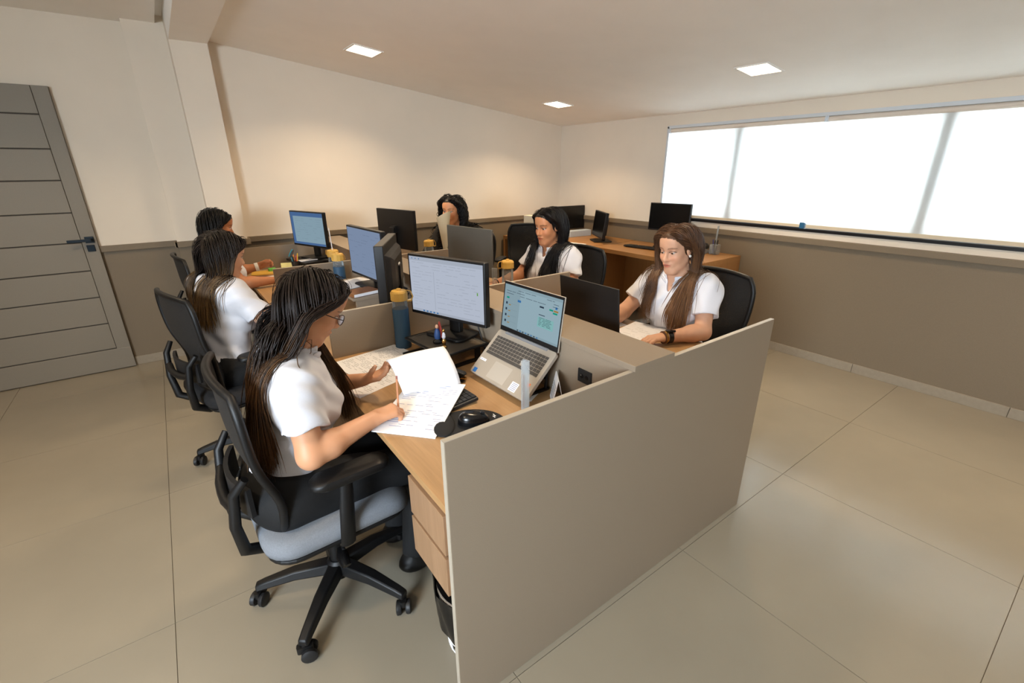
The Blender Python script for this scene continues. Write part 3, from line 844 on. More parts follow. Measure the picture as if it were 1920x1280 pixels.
# laptop on its folding stand, near desk
m_lap = mat('laptop_silver', (178, 168, 154), .4, metal=.35)
m_key = mat('laptop_key', (70, 66, 62), .5)
def laptop(label, loc, yaw, w, d, base_slope, open_ang, lift, tone=None, lidmat=None, keys=True, seed=2):
    """local: +X is towards the hinge; front edge at x=0"""
    t = thing('laptop', label, 'laptop', loc, math.radians(yaw))
    M = T(0, 0, lift) @ Ry(-base_slope)
    bm_ = lidmat or m_lap
    b_ = obj('base', MB().prism([(x + d / 2, y) for x, y in rrect(d / 2, w / 2, .012, 4)], 0, .016, M), bm_, t, bevel=.002)
    if keys:
        kb = MB()
        rows = [(15, .010), (14, .0), (14, .0), (13, .0), (12, .0), (0, 0)]
        kx0, kx1 = d * .46, d * .88
        rh = (kx1 - kx0) / 6
        for r in range(6):
            xx = kx1 - (r + .5) * rh
            if r < 5:
                n = 17; pw = w * .90 / n
                for k in range(n):
                    if r == 4 and k in (11,): continue
                    kb.box((xx - rh * .42, w * .45 - (k + 1) * pw + pw * .09, .016), (xx + rh * .42 * (.7 if r == 0 else 1), w * .45 - k * pw - pw * .09, .0178), M)
            else:
                y = w * .45
                for wd_ in (1.2, 1, 1, 1.2, 5.4, 1, 1, 1, 1, 1, 1, 1.2):
                    L = wd_ * w * .90 / 17
                    kb.box((xx - rh * .42, y - L + .0012, .016), (xx + rh * .42, y - .0012, .0178), M); y -= L
        tag(obj('keys', kb, m_key, b_), kind='stuff')
        obj('trackpad', MB().box((d * .06, -.055 + .02, .0158), (d * .40, .055 + .02, .0163), M), mat('trackpad', (190, 182, 170), .35, metal=.3), b_)
        st = MB().mat(0).box((d * .30, w * .36, .0160), (d * .345, w * .47, .0164), M); st.mat(1).box((d * .03, w * .40, .0160), (d * .12, w * .46, .0164), M); st.mat(0).box((d * .05, -w * .31, .0160), (d * .22, -w * .20, .0164), M); st.mat(2).box((d * .25, -w * .445, .0160), (d * .32, -w * .40, .0164), M)
        for k in range(5): st.mat(3).box((d * (.07 + .03 * k), -w * .30, .0163), (d * (.08 + .03 * k), -w * .215, .0166), M)
        st.mat(3)
        for k in range(2): st.box((d * .318, w * (.38 + .045 * k), .0163), (d * .328, w * (.415 + .045 * k), .0166), M)
        obj('sticker', st, [m_white, mat('sticker_blue', (36, 104, 176), .5), mat('sticker_orange', (224, 120, 70), .5), mat('sticker_ink', (120, 120, 150), .6)], b_)
    Mh = M @ T(d, 0, .012) @ Ry(base_slope) @ Ry(open_ang)
    obj('hinge', MB().cyl((d - .004, -w * .36, .014), (d - .004, w * .36, .014), .007, n=10, M=M), mat('hinge_grey', (150, 152, 156), .4, metal=.4), b_, smooth=40)
    lid = obj('lid', MB().box((0, -w / 2, .0), (.007, w / 2, d * .96), Mh), bm_, t, bevel=.003)
    bz = MB().box((-.0008, -w / 2 + .002, .002), (.0, w / 2 - .002, d * .96 - .002), Mh)
    obj('bezel', bz, m_black, lid)
    if tone:
        sw, sh_ = w - .016, d * .96 - .034
        F = Mh @ T(-.0009, 0, .022 + sh_ / 2) @ Rz(PI)
        s_ = obj('screen', MB().box((-.0002, -sw / 2, -sh_ / 2), (.0002, sw / 2, sh_ / 2), F), scr_mats(tone)[0], lid)
        ui = ui_sheet(sw, sh_, seed, 'chat'); ui.v = [tuple(F @ Vector(p)) for p in ui.v]
        obj('screen_picture', ui, scr_mats(tone), s_)
    return t
laptop('open silver laptop with teal chat window, propped on a stand on the near desk', (.912, 1.362, ZT), 2, .360, .222, math.radians(43), math.radians(8), .012, 'cyan')
t = thing('laptop_stand', 'black folding laptop stand under the silver laptop', 'laptop stand', (.912, 1.362, ZT), math.radians(2))
for s in (-.12, .12):
    st = MB().box((.02, s - .008, 0), (.165, s + .008, .008)); st.tube([(.15, s, .006), (.155, s, .06), (.145, s, .140)], .006, 6); st.tube([(.02, s, .01), (.145, s, .137)], .005, 6)
    obj('stand_leg', st, m_black, t)
obj('stand_bar', MB().tube([(.15, -.12, .05), (.15, .12, .05)], .005, 6), m_black, t)
laptop('black laptop with plain lid raised, back towards the camera', (1.600, 1.410, ZT), 180, .362, .203, math.radians(43), math.radians(6), .012, None, mat('laptop_black', (24, 22, 21), .5), keys=False)
t = thing('laptop_stand', 'dark folding stand under the black laptop', 'laptop stand', (1.600, 1.41, ZT), PI)
for s in (-.12, .12):
    st = MB().box((.02, s - .008, 0), (.165, s + .008, .008)); st.tube([(.15, s, .006), (.155, s, .06), (.145, s, .140)], .006, 6); st.tube([(.02, s, .01), (.145, s, .137)], .005, 6)
    obj('stand_leg', st, m_black, t)
obj('stand_bar', MB().tube([(.15, -.12, .05), (.15, .12, .05)], .005, 6), m_black, t)

# bottles with yellow caps and blue sleeves
m_cap = mat('yellow_cap', (208, 164, 78), .5)
m_slv = mat('blue_sleeve', (46, 78, 104), .6, bump=.1, bscale=200)
m_clr = clear_mat('bottle_plastic', (225, 230, 232), .10, .06)
def bottle(x, y, z, label, sleeve=True, straw=False, hgt=.29, rz=0.0):
    t = thing('water_bottle', label, 'bottle', (x, y, z), rz, 'yellow capped water bottles')
    obj('bottle_body', MB().lathe([(.001, .002), (.034, .002), (.036, .008), (.036, .215), (.034, .228), (.030, .236), (.030, .246), (.001, .246)], 24), m_clr, t, smooth=40)
    if sleeve:
        obj('sleeve', MB().lathe([(.0375, .000), (.0385, .004), (.0385, .196), (.0375, .198)], 24), m_slv, t, smooth=40)
    c = MB()
    pr = []
    for k in range(24):
        a = 2 * PI * k / 24; r = .0405 if k % 2 else .039
        pr.append((r * math.cos(a), r * math.sin(a)))
    c.prism(pr, .238, .276); c.lathe([(.039, .276), (.034, .284), (.02, .286), (.001, .286)], 24); c.lathe([(.012, .285), (.011, .293), (.001, .294)], 12)
    obj('cap', c, m_cap, t, bevel=.0012)
    lp = MB().tube([(.034, .012, .283), (.054, .012, .278), (.064, .006, .255), (.058, -.004, .236), (.040, -.006, .236)], [.0045] * 5, 8, flat=.5)
    obj('carry_loop', lp, m_cap, t, smooth=60)
    if straw:
        obj('straw', MB().cyl((-.008, .006, .28), (-.02, .022, .44), .003, n=8), m_white, t, smooth=40)
    return t
bottle(.812, 2.030, ZT, 'yellow capped bottle in a blue sleeve beside the near monitor', rz=-.7)
bottle(.885, 3.245, ZT, 'yellow capped bottle in a blue sleeve behind the writing woman', rz=.4)
bottle(.905, 3.420, ZT, 'yellow capped bottle with a white straw, behind the low divider', straw=True, rz=2)
bottle(1.66, 3.42, ZT, 'small yellow capped bottle before the curly haired woman', sleeve=False)
bottle(1.655, 2.325, ZT, 'yellow capped clear bottle before the black haired woman', sleeve=False, rz=2.6)

# papers
m_print = mat('print_ink', (150, 156, 176), .7)
m_print2 = mat('print_ink_dark', (118, 116, 118), .7)
def paper(label, c, rz, w=.21, l=.297, rows=12, seed=1, curl=0.0, thick=.0012, mi=m_print, name='paper_sheet', dens=.7, wm=None, group='papers on the desks'):
    t = thing(name, label, 'paper', c, rz, group)
    rng = random.Random(seed)
    f = lambda x, y: curl * max(0, (x / w + .5)) ** 3
    obj('sheet', MB().grid(lambda u, v: ((u - .5) * w, (v - .5) * l, thick + f((u - .5) * w, 0)), 6, 4, thick=thick), wm or m_white, t)
    pr = MB()
    for r in range(rows):
        y = l * (.42 - .84 * r / rows); x = -w * .42
        while x < w * .4:
            L = rng.uniform(.01, .05)
            if rng.random() < dens:
                pr.quad((x, y - .0008, thick + .0004 + f(x, y)), (min(x + L, w * .43), y - .0008, thick + .0004 + f(x + L, y)), (min(x + L, w * .43), y + .0008, thick + .0004 + f(x + L, y)), (x, y + .0008, thick + .0004 + f(x, y)))
            x += L + rng.uniform(.004, .012)
    if pr.f: obj('printing', pr, mi, t)
    return t
paper('printed sheets lying under the near divider beside the blue-sleeved bottle', (.64, 1.93, ZT), math.radians(-80), .24, .33, 30, 3, mi=m_print2, thick=.004)
paper("loose printed sheet under the writing woman's left hand", (.56, 1.76, ZT), math.radians(-72), .21, .297, 24, 5, mi=m_print2)
doc = paper('document the front woman writes on, blue printed lines', (.600, 1.382, ZT + .0175), math.radians(-48), .225, .335, 24, 8, mi=mat('print_blue', (96, 116, 186), .7), thick=.004, dens=.5)
doc.rotation_euler = (.098, 0, math.radians(-48))
# page being turned: stands up from the document, held by the left hand
t = thing('paper_sheet', 'blank page being lifted from the document', 'paper', (.685, 1.462, ZT + .022), 0, 'papers on the desks')
def page(u, v):
    ax, ay = .215, -.055
    bx, by = .24, .97
    bend = -.018 * math.sin(min(1, v * 1.6) * PI) + .085 * v ** 1.4
    z = .004 + .135 * math.sin(v * 1.45)
    return ((u - .5) * ax + bx * bend - .045 * v, (u - .5) * ay + by * bend + .012 * math.sin(u * PI) * v, z + .022 * (u - .5) * v)
obj('sheet', MB().grid(page, 10, 16, thick=.0008), m_white, t, smooth=180)
for k, (x, y, rz, lab) in enumerate([(1.965, 1.475, 100, 'printed sheets in front of the brown haired woman'), (1.87, 1.70, 84, 'white sheet beside the black laptop'), ]):
    paper(lab, (x - .06, y, ZT), math.radians(rz), .20, .28, 10, 20 + k, mi=m_print2, thick=.003, dens=.35)
paper('white sheets on the middle left desk in front of the pale blue monitor', (.86, 2.93, .886), math.radians(-70), .21, .297, 5, 31, thick=.004)
paper('white sheet on the desk of the rear left woman', (.60, 4.10, ZT), math.radians(10), .15, .21, 6, 33)
paper('white sheet on the corner desk behind the black haired woman', (3.46, 3.70, .80), math.radians(15), .21, .30, 0, 35)
paper('yellow folder under the hand of the rear left woman', (.60, 4.36, ZT), math.radians(80), .16, .25, 0, 36, wm=mat('yellow_card', (226, 176, 70), .6), name='folder', thick=.006)

# riser board at the middle left desk with books
t = thing('monitor_riser', 'low taupe shelf carrying the pale blue monitor', 'monitor stand', (.915, 2.84, ZT))
obj('shelf_board', MB().box((-.16, -.27, .118), (.16, .27, .134)), m_lam, t, bevel=.001)
for s in (-1, 1): obj('shelf_leg', MB().box((-.14, s * .25 - .008, 0), (.14, s * .25 + .008, .118)), m_lam, t)
t = thing('notebook', 'brown covered notebook on the middle left desk', 'notebook', (.835, 2.655, .884), math.radians(-78))
obj('cover', MB().box((-.06, -.085, 0), (.06, .085, .022)), mat('brown_cover', (128, 84, 48), .6), t, bevel=.003)
obj('pages', MB().box((-.058, -.083, .003), (.062, .083, .019)), m_white, t)
t = thing('notebook', 'grey wire bound notebook on the middle left desk', 'notebook', (.66, 2.40, ZT), math.radians(-20))
obj('cover', MB().box((-.08, -.11, 0), (.08, .11, .012)), mat('grey_cover', (120, 112, 98), .6), t, bevel=.002)
wr = MB()
for k in range(12): wr.tube([(-.08 + .004 * math.cos(a) - .002, -.1 + k * .018, .006 + .009 * math.sin(a)) for a in np.linspace(0, 2 * PI, 9)], .0009, 5)
obj('wire_binding', wr, m_black, t)
# cables behind the thick monitor
for k, (pts, lab) in enumerate([([(.93, 2.34, 1.0), (.99, 2.36, .92), (1.0, 2.40, .80), (.97, 2.30, .757), (.90, 2.22, .757)], 'black cable looping down behind the thick monitor'),
                                ([(.92, 2.30, .99), (.98, 2.30, .88), (1.03, 2.42, .82), (1.06, 2.52, .86), (1.085, 2.56, .868)], 'black power cable running to the spine outlet'),
                                ([(.94, 2.28, .97), (.97, 2.24, .86), (.95, 2.20, .757), (.85, 2.17, .757)], 'dark video cable hanging to the desk')]):
    ob = obj('cable', MB().tube(pts, .004, 8), m_black, smooth=60); tag(ob, lab, 'cable', 'cables behind the monitors')
tag(obj('cable', MB().tube([(1.0, 1.78, .99), (1.055, 1.74, .92), (1.06, 1.68, .80), (1.05, 1.62, .757), (1.06, 1.5, .757)], .0035, 8), m_black, smooth=60), 'black cable behind the near monitor', 'cable', 'cables behind the monitors')

# keyboard, mouse and mat on the near desk
def keyboard(label, c, rz, w=.43, d=.13):
    t = thing('keyboard', label, 'keyboard', c, rz)
    M = Ry(-.06)
    obj('housing', MB().box((-d / 2, -w / 2, .003), (d / 2, w / 2, .017), M), m_black_s, t, bevel=.004)
    kb = MB()
    for r in range(6):
        x = d / 2 - .012 - r * .0195; n = 21; pw = (w - .016) / n
        for k in range(n):
            if k in (15,): continue
            if r == 5 and 4 <= k <= 8:
                if k == 4: kb.box((x - .0085, w / 2 - .008 - 9 * pw + .001, .017), (x + .0085, w / 2 - .008 - 4 * pw - .001, .0205), M)
                continue
            kb.box((x - .0085, w / 2 - .008 - (k + 1) * pw + .001, .017), (x + .0085, w / 2 - .008 - k * pw - .001, .0205), M)
    tag(obj('keys', kb, mat('key_black', (30, 29, 28), .45), t), kind='stuff')
    return t
keyboard('black keyboard half under the document on the near desk', (.725, 1.53, ZT), math.radians(3))
keyboard('dark keyboard on the desk under the window', (3.86, 3.03, .80), math.radians(188), .40, .13)
t = thing('mouse_pad', 'black mouse pad with wrist rest beside the end panel', 'mouse pad', (.688, 1.200, ZT), math.radians(-28))
obj('pad', MB().prism([(.125 * math.cos(a) * (1.0 if math.cos(a) > 0 else .95), .098 * math.sin(a)) for a in np.linspace(0, 2 * PI, 40, endpoint=False)], 0, .005), mat('mouse_pad_cloth', (22, 22, 23), .8), t, bevel=.001)
wr = MB()
wr.add(*(lambda: ([(-.088 + .040 * math.cos(u) * math.cos(v), .075 * math.sin(u), .005 + .009 * max(0, math.sin(v)) * math.cos(u) ** .5 if math.cos(u) > 0 else .005) for u in np.linspace(-PI / 2, PI / 2, 15) for v in np.linspace(0, PI, 11)], [(i * 11 + j, i * 11 + j + 1, (i + 1) * 11 + j + 1, (i + 1) * 11 + j) for i in range(14) for j in range(10)]))())
obj('wrist_rest', wr, MATS['mouse_pad_cloth'], t, smooth=80)
lg = MB()
for k in range(2): lg.box((.092 + .006 * k, -.012 + .01 * k, .005), (.095 + .006 * k, .004 + .01 * k, .0054), Rz(.4))
lg.box((.090, -.004, .005), (.102, -.001, .0054), Rz(.4))
obj('logo_mark', lg, m_white, t)
t = thing('computer_mouse', 'glossy black mouse on the mouse pad', 'mouse', (.705, 1.198, ZT + .005), math.radians(-20))
vs = []; fs = []; nu, nv = 20, 10
for i in range(nu):
    a = 2 * PI * i / nu
    for j in range(nv + 1):
        ph = PI / 2 * j / nv
        x = .056 * math.cos(a) * math.cos(ph) ** .6; y = .033 * math.sin(a) * math.cos(ph) ** .6
        vs.append((x, y, .002 + (.036 - .010 * (x / .056)) * math.sin(ph) ** .8))
for i in range(nu):
    for j in range(nv):
        i2 = (i + 1) % nu; fs.append((i * (nv + 1) + j, i2 * (nv + 1) + j, i2 * (nv + 1) + j + 1, i * (nv + 1) + j + 1))
obj('shell', MB().add(vs, fs), m_black_g, t, smooth=80)
obj('wheel', MB().cyl((.030, -.004, .031), (.030, .004, .031), .008, n=14), m_black_s, t, smooth=40)
# stapler
t = thing('stapler', 'black stapler between the papers and the laptop', 'stapler', (.815, 1.56, ZT), math.radians(-58))
obj('base', MB().box((-.065, -.017, 0), (.065, .017, .010)), m_black_g, t, bevel=.003)
obj('arm', MB().prism([(-.065, .014), (.050, .016), (.070, .028), (.066, .040), (-.020, .056), (-.060, .050)], -.015, .015, Rx(PI / 2)), m_black, t, bevel=.005)
obj('staple_rail', MB().box((.02, -.008, .012), (.072, .008, .018)), mat('brass', (196, 160, 100), .3, metal=1), t)
# acrylic ruler holder, calendar, punched strip
t = thing('acrylic_ruler', 'clear acrylic rulers standing behind the end panel', 'ruler', (.893, 1.150, ZT), math.radians(20))
for k, (dx, dy, hh) in enumerate(((0, 0, .205), (.006, .010, .195))):
    obj('ruler_blade', MB().box((dx - .0015, dy - .014, 0), (dx + .0015, dy + .014, hh)), clear_mat('acrylic', (232, 234, 234), .14, .06), t, bevel=.001)
mk = MB()
for k in range(22): mk.box((-.0021, .004, .02 + k * .006), (-.0016, .013, .0212 + k * .006))
obj('scale_marks', mk, mat('ruler_ink', (120, 84, 70), .6), t)
t = thing('desk_calendar', 'small white tent calendar by the spine outlets', 'calendar', (1.040, 1.150, ZT), math.radians(-36))
for s in (-1, 1):
    obj('card', MB().box((-.0008, -.045, 0), (.0008, .045, .105), T(s * .022, 0, 0) @ Ry(-s * .20)), m_white, t)
pr = MB()
for r in range(6):
    for c_ in range(7): pr.box((-.0012, -.038 + c_ * .011, .015 + r * .011), (-.0007, -.032 + c_ * .011, .019 + r * .011), T(-.022, 0, 0) @ Ry(.20))
obj('printing', pr, m_print2, t)
tag(obj('paper_strip', MB().prism([(-.008, -.05), (.008, -.05), (.008, .05), (-.008, .05)], 0, .0012), m_white, loc=(1.0, 1.235, ZT), rot=(0, 0, math.radians(-62))), 'narrow white punched paper strip beside the laptop', 'paper', 'papers on the desks')
# pencil in the right hand is added with the people; ruler on right middle desk
t = thing('acrylic_ruler', 'clear ruler standing at the right middle desk', 'ruler', (1.50, 2.24, ZT), math.radians(30))
obj('ruler_blade', MB().box((-.0015, -.016, 0), (.0015, .016, .27)), MATS['acrylic'], t)
# rear left desk: riser, pen cup, sticky notes
t = thing('monitor_riser', 'black monitor riser at the rear left desk with a white phone on it', 'monitor stand', (.935, 4.28, ZT), math.radians(12))
obj('shelf', MB().box((-.13, -.18, .075), (.13, .18, .095)), m_black, t, bevel=.003)
for s in (-1, 1): obj('leg', MB().box((-.1, s * .16 - .01, 0), (.1, s * .16 + .01, .076)), m_black, t)
t = thing('phone', 'white phone lying on the rear black riser', 'phone', (.90, 4.20, .846), math.radians(100))
obj('body', MB().prism(rrect(.035, .072, .008, 3), 0, .008), m_white, t, bevel=.002); obj('glass', MB().prism(rrect(.032, .068, .007, 3), .008, .0085), mat('phone_glass', (210, 210, 214), .1), t)
t = thing('pen_cup', 'dark pen cup with scissors and pens on the rear left desk', 'pen cup', (.80, 4.22, ZT))
obj('cup', MB().lathe([(.036, 0), (.038, .004), (.038, .10), (.035, .10), (.034, .006), (.001, .006)], 20), mat('smoke_cup', (40, 36, 32), .3), t, smooth=40)
for k, (a, hh, c_) in enumerate([(0.3, .16, (226, 184, 40)), (1.6, .15, (230, 140, 50)), (2.6, .155, (40, 140, 140)), (3.8, .14, (30, 30, 32)), (5.0, .15, (200, 60, 50))]):
    obj('pen', MB().tube([(.008 * math.cos(a), .008 * math.sin(a), .008), (.030 * math.cos(a), .030 * math.sin(a), hh * .97), (.0305 * math.cos(a), .0305 * math.sin(a), hh)], [.0042, .0042, .002], 8), mat('pen_%d' % k, c_, .4), t, smooth=40)
for c_, sgn in (((40, 130, 150), 1), ((60, 58, 56), -1)):
    sc_ = MB().tube([(-.02 + .022 * math.cos(a) * .8, sgn * .018 + .016 * math.sin(a), .165 + .028 * math.cos(a)) for a in np.linspace(0, 2 * PI, 17)], .0045, 8); sc_.tube([(-.012, sgn * .008, .14), (0, -sgn * .004, .02)], .004, 6)
    obj('scissor_handle', sc_, mat('scissors_%d' % c_[0], c_, .4), t, smooth=60)
t = thing('sticky_notes', 'pale yellow sticky note block beside the rear pen cup', 'sticky notes', (.735, 4.24, ZT), math.radians(72))
obj('holder', MB().box((-.03, -.045, 0), (.03, .045, .055)), mat('note_holder', (92, 76, 50), .5), t, bevel=.002)
obj('note_pad', MB().box((-.036, -.042, .004), (-.028, .042, .088), Ry(.15)), mat('note_yellow', (236, 220, 140), .7), t)
tag(obj('desk_item', MB().prism(rrect(.03, .018, .01, 4), 0, .03), mat('green_rubber', (110, 200, 90), .6), loc=(.64, 4.40, ZT), bevel=.004), 'bright green object behind the hand of the rear left woman', 'desk item')
# window desk things: telephone, pen holder
t = thing('desk_phone', 'grey desk telephone under the window', 'telephone', (4.06, 2.56, .80), math.radians(195))
obj('base', MB().prism([(-.09, 0), (.09, 0), (.09, .055), (-.09, .018)], -.10, .10, Rx(PI / 2)), mat('phone_grey', (150, 152, 152), .45), t, bevel=.004)
obj('handset', MB().tube([(-.06, .075, .05), (-.02, .08, .075), (.05, .08, .09), (.085, .075, .085)], [.02, .016, .016, .02], 10), mat('phone_dark', (50, 52, 54), .45), t, smooth=60)
kp = MB()
for i in range(4):
    for j in range(3): kp.box((-.05 + i * .024, -.05 + j * .026, .028 + i * .005), (-.034 + i * .024, -.032 + j * .026, .040 + i * .005))
obj('buttons', kp, mat('phone_button', (205, 205, 205), .5), t)
t = thing('pen_holder', 'clear pen holder with blue and black pens and a tall ruler', 'pen cup', (4.10, 2.40, .80))
obj('cup', MB().box((-.035, -.035, 0), (.035, .035, .09)), MATS['acrylic'], t, bevel=.003)
for k, (a, c_, lean) in enumerate([(0.5, (40, 70, 170), .02), (1.8, (30, 40, 120), .024), (3.5, (24, 24, 26), .03), (4.6, (24, 24, 26), .022)]):
    obj('pen', MB().tube([(.01 * math.cos(a), .01 * math.sin(a), .006), (lean * math.cos(a), lean * math.sin(a), .125), (lean * 1.05 * math.cos(a), lean * 1.05 * math.sin(a), .135)], [.0042, .0045, .003], 8), mat('wpen_%d' % k, c_, .4), t, smooth=40)
obj('ruler', MB().box((-.014, .0, .005), (.014, .003, .26), Ry(.06)), MATS['acrylic'], t)
# papers box in the corner
t = thing('document_tray', 'pale document box standing behind the black haired woman', 'box', (3.42, 4.25, .80), math.radians(10))
obj('box', MB().box((-.05, -.13, 0), (.05, .13, .26)), mat('cream_card', (226, 214, 190), .6), t, bevel=.002)
t = thing('document_tray', 'pale blue paper tray below the far corner monitor', 'paper tray', (3.97, 4.10, .80), math.radians(-5))
obj('tray', MB().box((-.16, -.05, 0), (.16, .05, .07)), mat('pale_blue_tray', (190, 200, 208), .5), t, bevel=.004)
# waste bin with bag under the drawers
t = thing('waste_bin', 'white mesh waste bin lined with a black bag under the near drawers', 'bin', (.585, 1.035, 0))
gr = MB()
for k in range(22):
    a = 2 * PI * k / 22
    gr.tube([(.098 * math.cos(a), .098 * math.sin(a), .004), (.125 * math.cos(a), .125 * math.sin(a), .27)], .003, 5)
for z, r in ((.006, .098), (.05, .103), (.095, .107), (.14, .112), (.185, .1165), (.23, .121), (.27, .125)):
    gr.tube([(r * math.cos(a), r * math.sin(a), z) for a in np.linspace(0, 2 * PI, 33)], .003, 5)
obj('basket', gr, m_white, t)
bg = MB()
bg.grid(lambda u, v: ((.138 + .005 * math.sin(u * 2 * PI * 9 + v * 5) - .018 * (1 - v) * .8) * math.cos(u * 2 * PI), (.138 + .005 * math.sin(u * 2 * PI * 9 + v * 5) - .018 * (1 - v) * .8) * math.sin(u * 2 * PI), .10 + .185 * v + .008 * math.sin(u * 2 * PI * 5)), 60, 8)
bg.lathe([(.092, .01), (.118, .27), (.127, .285)], 32)
obj('bag', bg, mat('bin_bag', (14, 14, 15), .25), t, smooth=60)
# rolled card before the curly haired woman
t = thing('paper_cone', 'beige card rolled to a cone before the curly haired woman', 'paper', (1.80, 3.405, ZT), 0)
obj('card', MB().grid(lambda u, v: ((.004 + .055 * v ** 1.6) * math.cos(u * 4.6 + 2.2), (.004 + .055 * v ** 1.6) * math.sin(u * 4.6 + 2.2), .0 + .475 * v - .03 * v * math.cos(u * 4.6)), 20, 10, thick=.0015), mat('beige_card', (198, 182, 150), .7), t, smooth=80)
# ------------------------------------------------------------------ people: distance-field bodies turned into meshes
F32 = np.float32
def V3(*a): return np.array(a, float)
def nrm(a):
    a = np.asarray(a, float); n = np.linalg.norm(a); return a / n if n > 1e-9 else a

class Prim:
    __slots__ = ('kind', 'p', 'k', 'op', 'lo', 'hi', 'cuts')
    def __init__(s, kind, p, k, op, lo, hi, cuts=None):
        s.kind, s.p, s.k, s.op, s.lo, s.hi, s.cuts = kind, p, k, op, np.array(lo), np.array(hi), cuts or []
    def ev(s, X, Y, Z):
        if s.kind == 'cone':
            a, b, ra, rb = s.p
            ba = b - a; L = float(ba @ ba) + 1e-12
            px, py, pz = X - F32(a[0]), Y - F32(a[1]), Z - F32(a[2])
            h = np.clip((px * F32(ba[0]) + py * F32(ba[1]) + pz * F32(ba[2])) / F32(L), 0, 1)
            d = np.sqrt((px - F32(ba[0]) * h) ** 2 + (py - F32(ba[1]) * h) ** 2 + (pz - F32(ba[2]) * h) ** 2) - (F32(ra) + F32(rb - ra) * h)
        elif s.kind == 'ell':
            c, r, R = s.p
            px, py, pz = X - F32(c[0]), Y - F32(c[1]), Z - F32(c[2])
            q = [px * F32(R[0, i]) + py * F32(R[1, i]) + pz * F32(R[2, i]) for i in range(3)]
            k0 = np.sqrt(sum((q[i] / F32(r[i])) ** 2 for i in range(3)))
            k1 = np.sqrt(sum((q[i] / F32(r[i] ** 2)) ** 2 for i in range(3))) + F32(1e-6)
            d = k0 * (k0 - 1) / k1
        for n, o in s.cuts:
            d = np.maximum(d, (X - F32(o[0])) * F32(n[0]) + (Y - F32(o[1])) * F32(n[1]) + (Z - F32(o[2])) * F32(n[2]))
        return d

def cone(a, b, ra, rb=None, k=.02, op='u', cuts=None):
    a = np.asarray(a, float); b = np.asarray(b, float); rb = ra if rb is None else rb; m = max(ra, rb)
    return Prim('cone', (a, b, ra, rb), k, op, np.minimum(a, b) - m, np.maximum(a, b) + m, cuts)
def ell(c, r, R=None, k=.02, op='u', cuts=None):
    c = np.asarray(c, float); R = np.eye(3) if R is None else R; r = np.asarray(r, float)
    e = np.sqrt(((R * r) ** 2).sum(1))
    return Prim('ell', (c, r, R), k, op, c - e, c + e, cuts)

def smin(a, b, k):
    if k <= 0: return np.minimum(a, b)
    h = np.maximum(F32(k) - np.abs(a - b), 0) / F32(k)
    return np.minimum(a, b) - h * h * F32(k * .25)

def sdf_points(prims, P):
    X, Y, Z = (P[:, i].astype(F32) for i in range(3))
    D = np.full(len(P), 1.0, F32)
    for pr in prims:
        if pr.op == 'u': D = smin(D, pr.ev(X, Y, Z), pr.k)
    return D

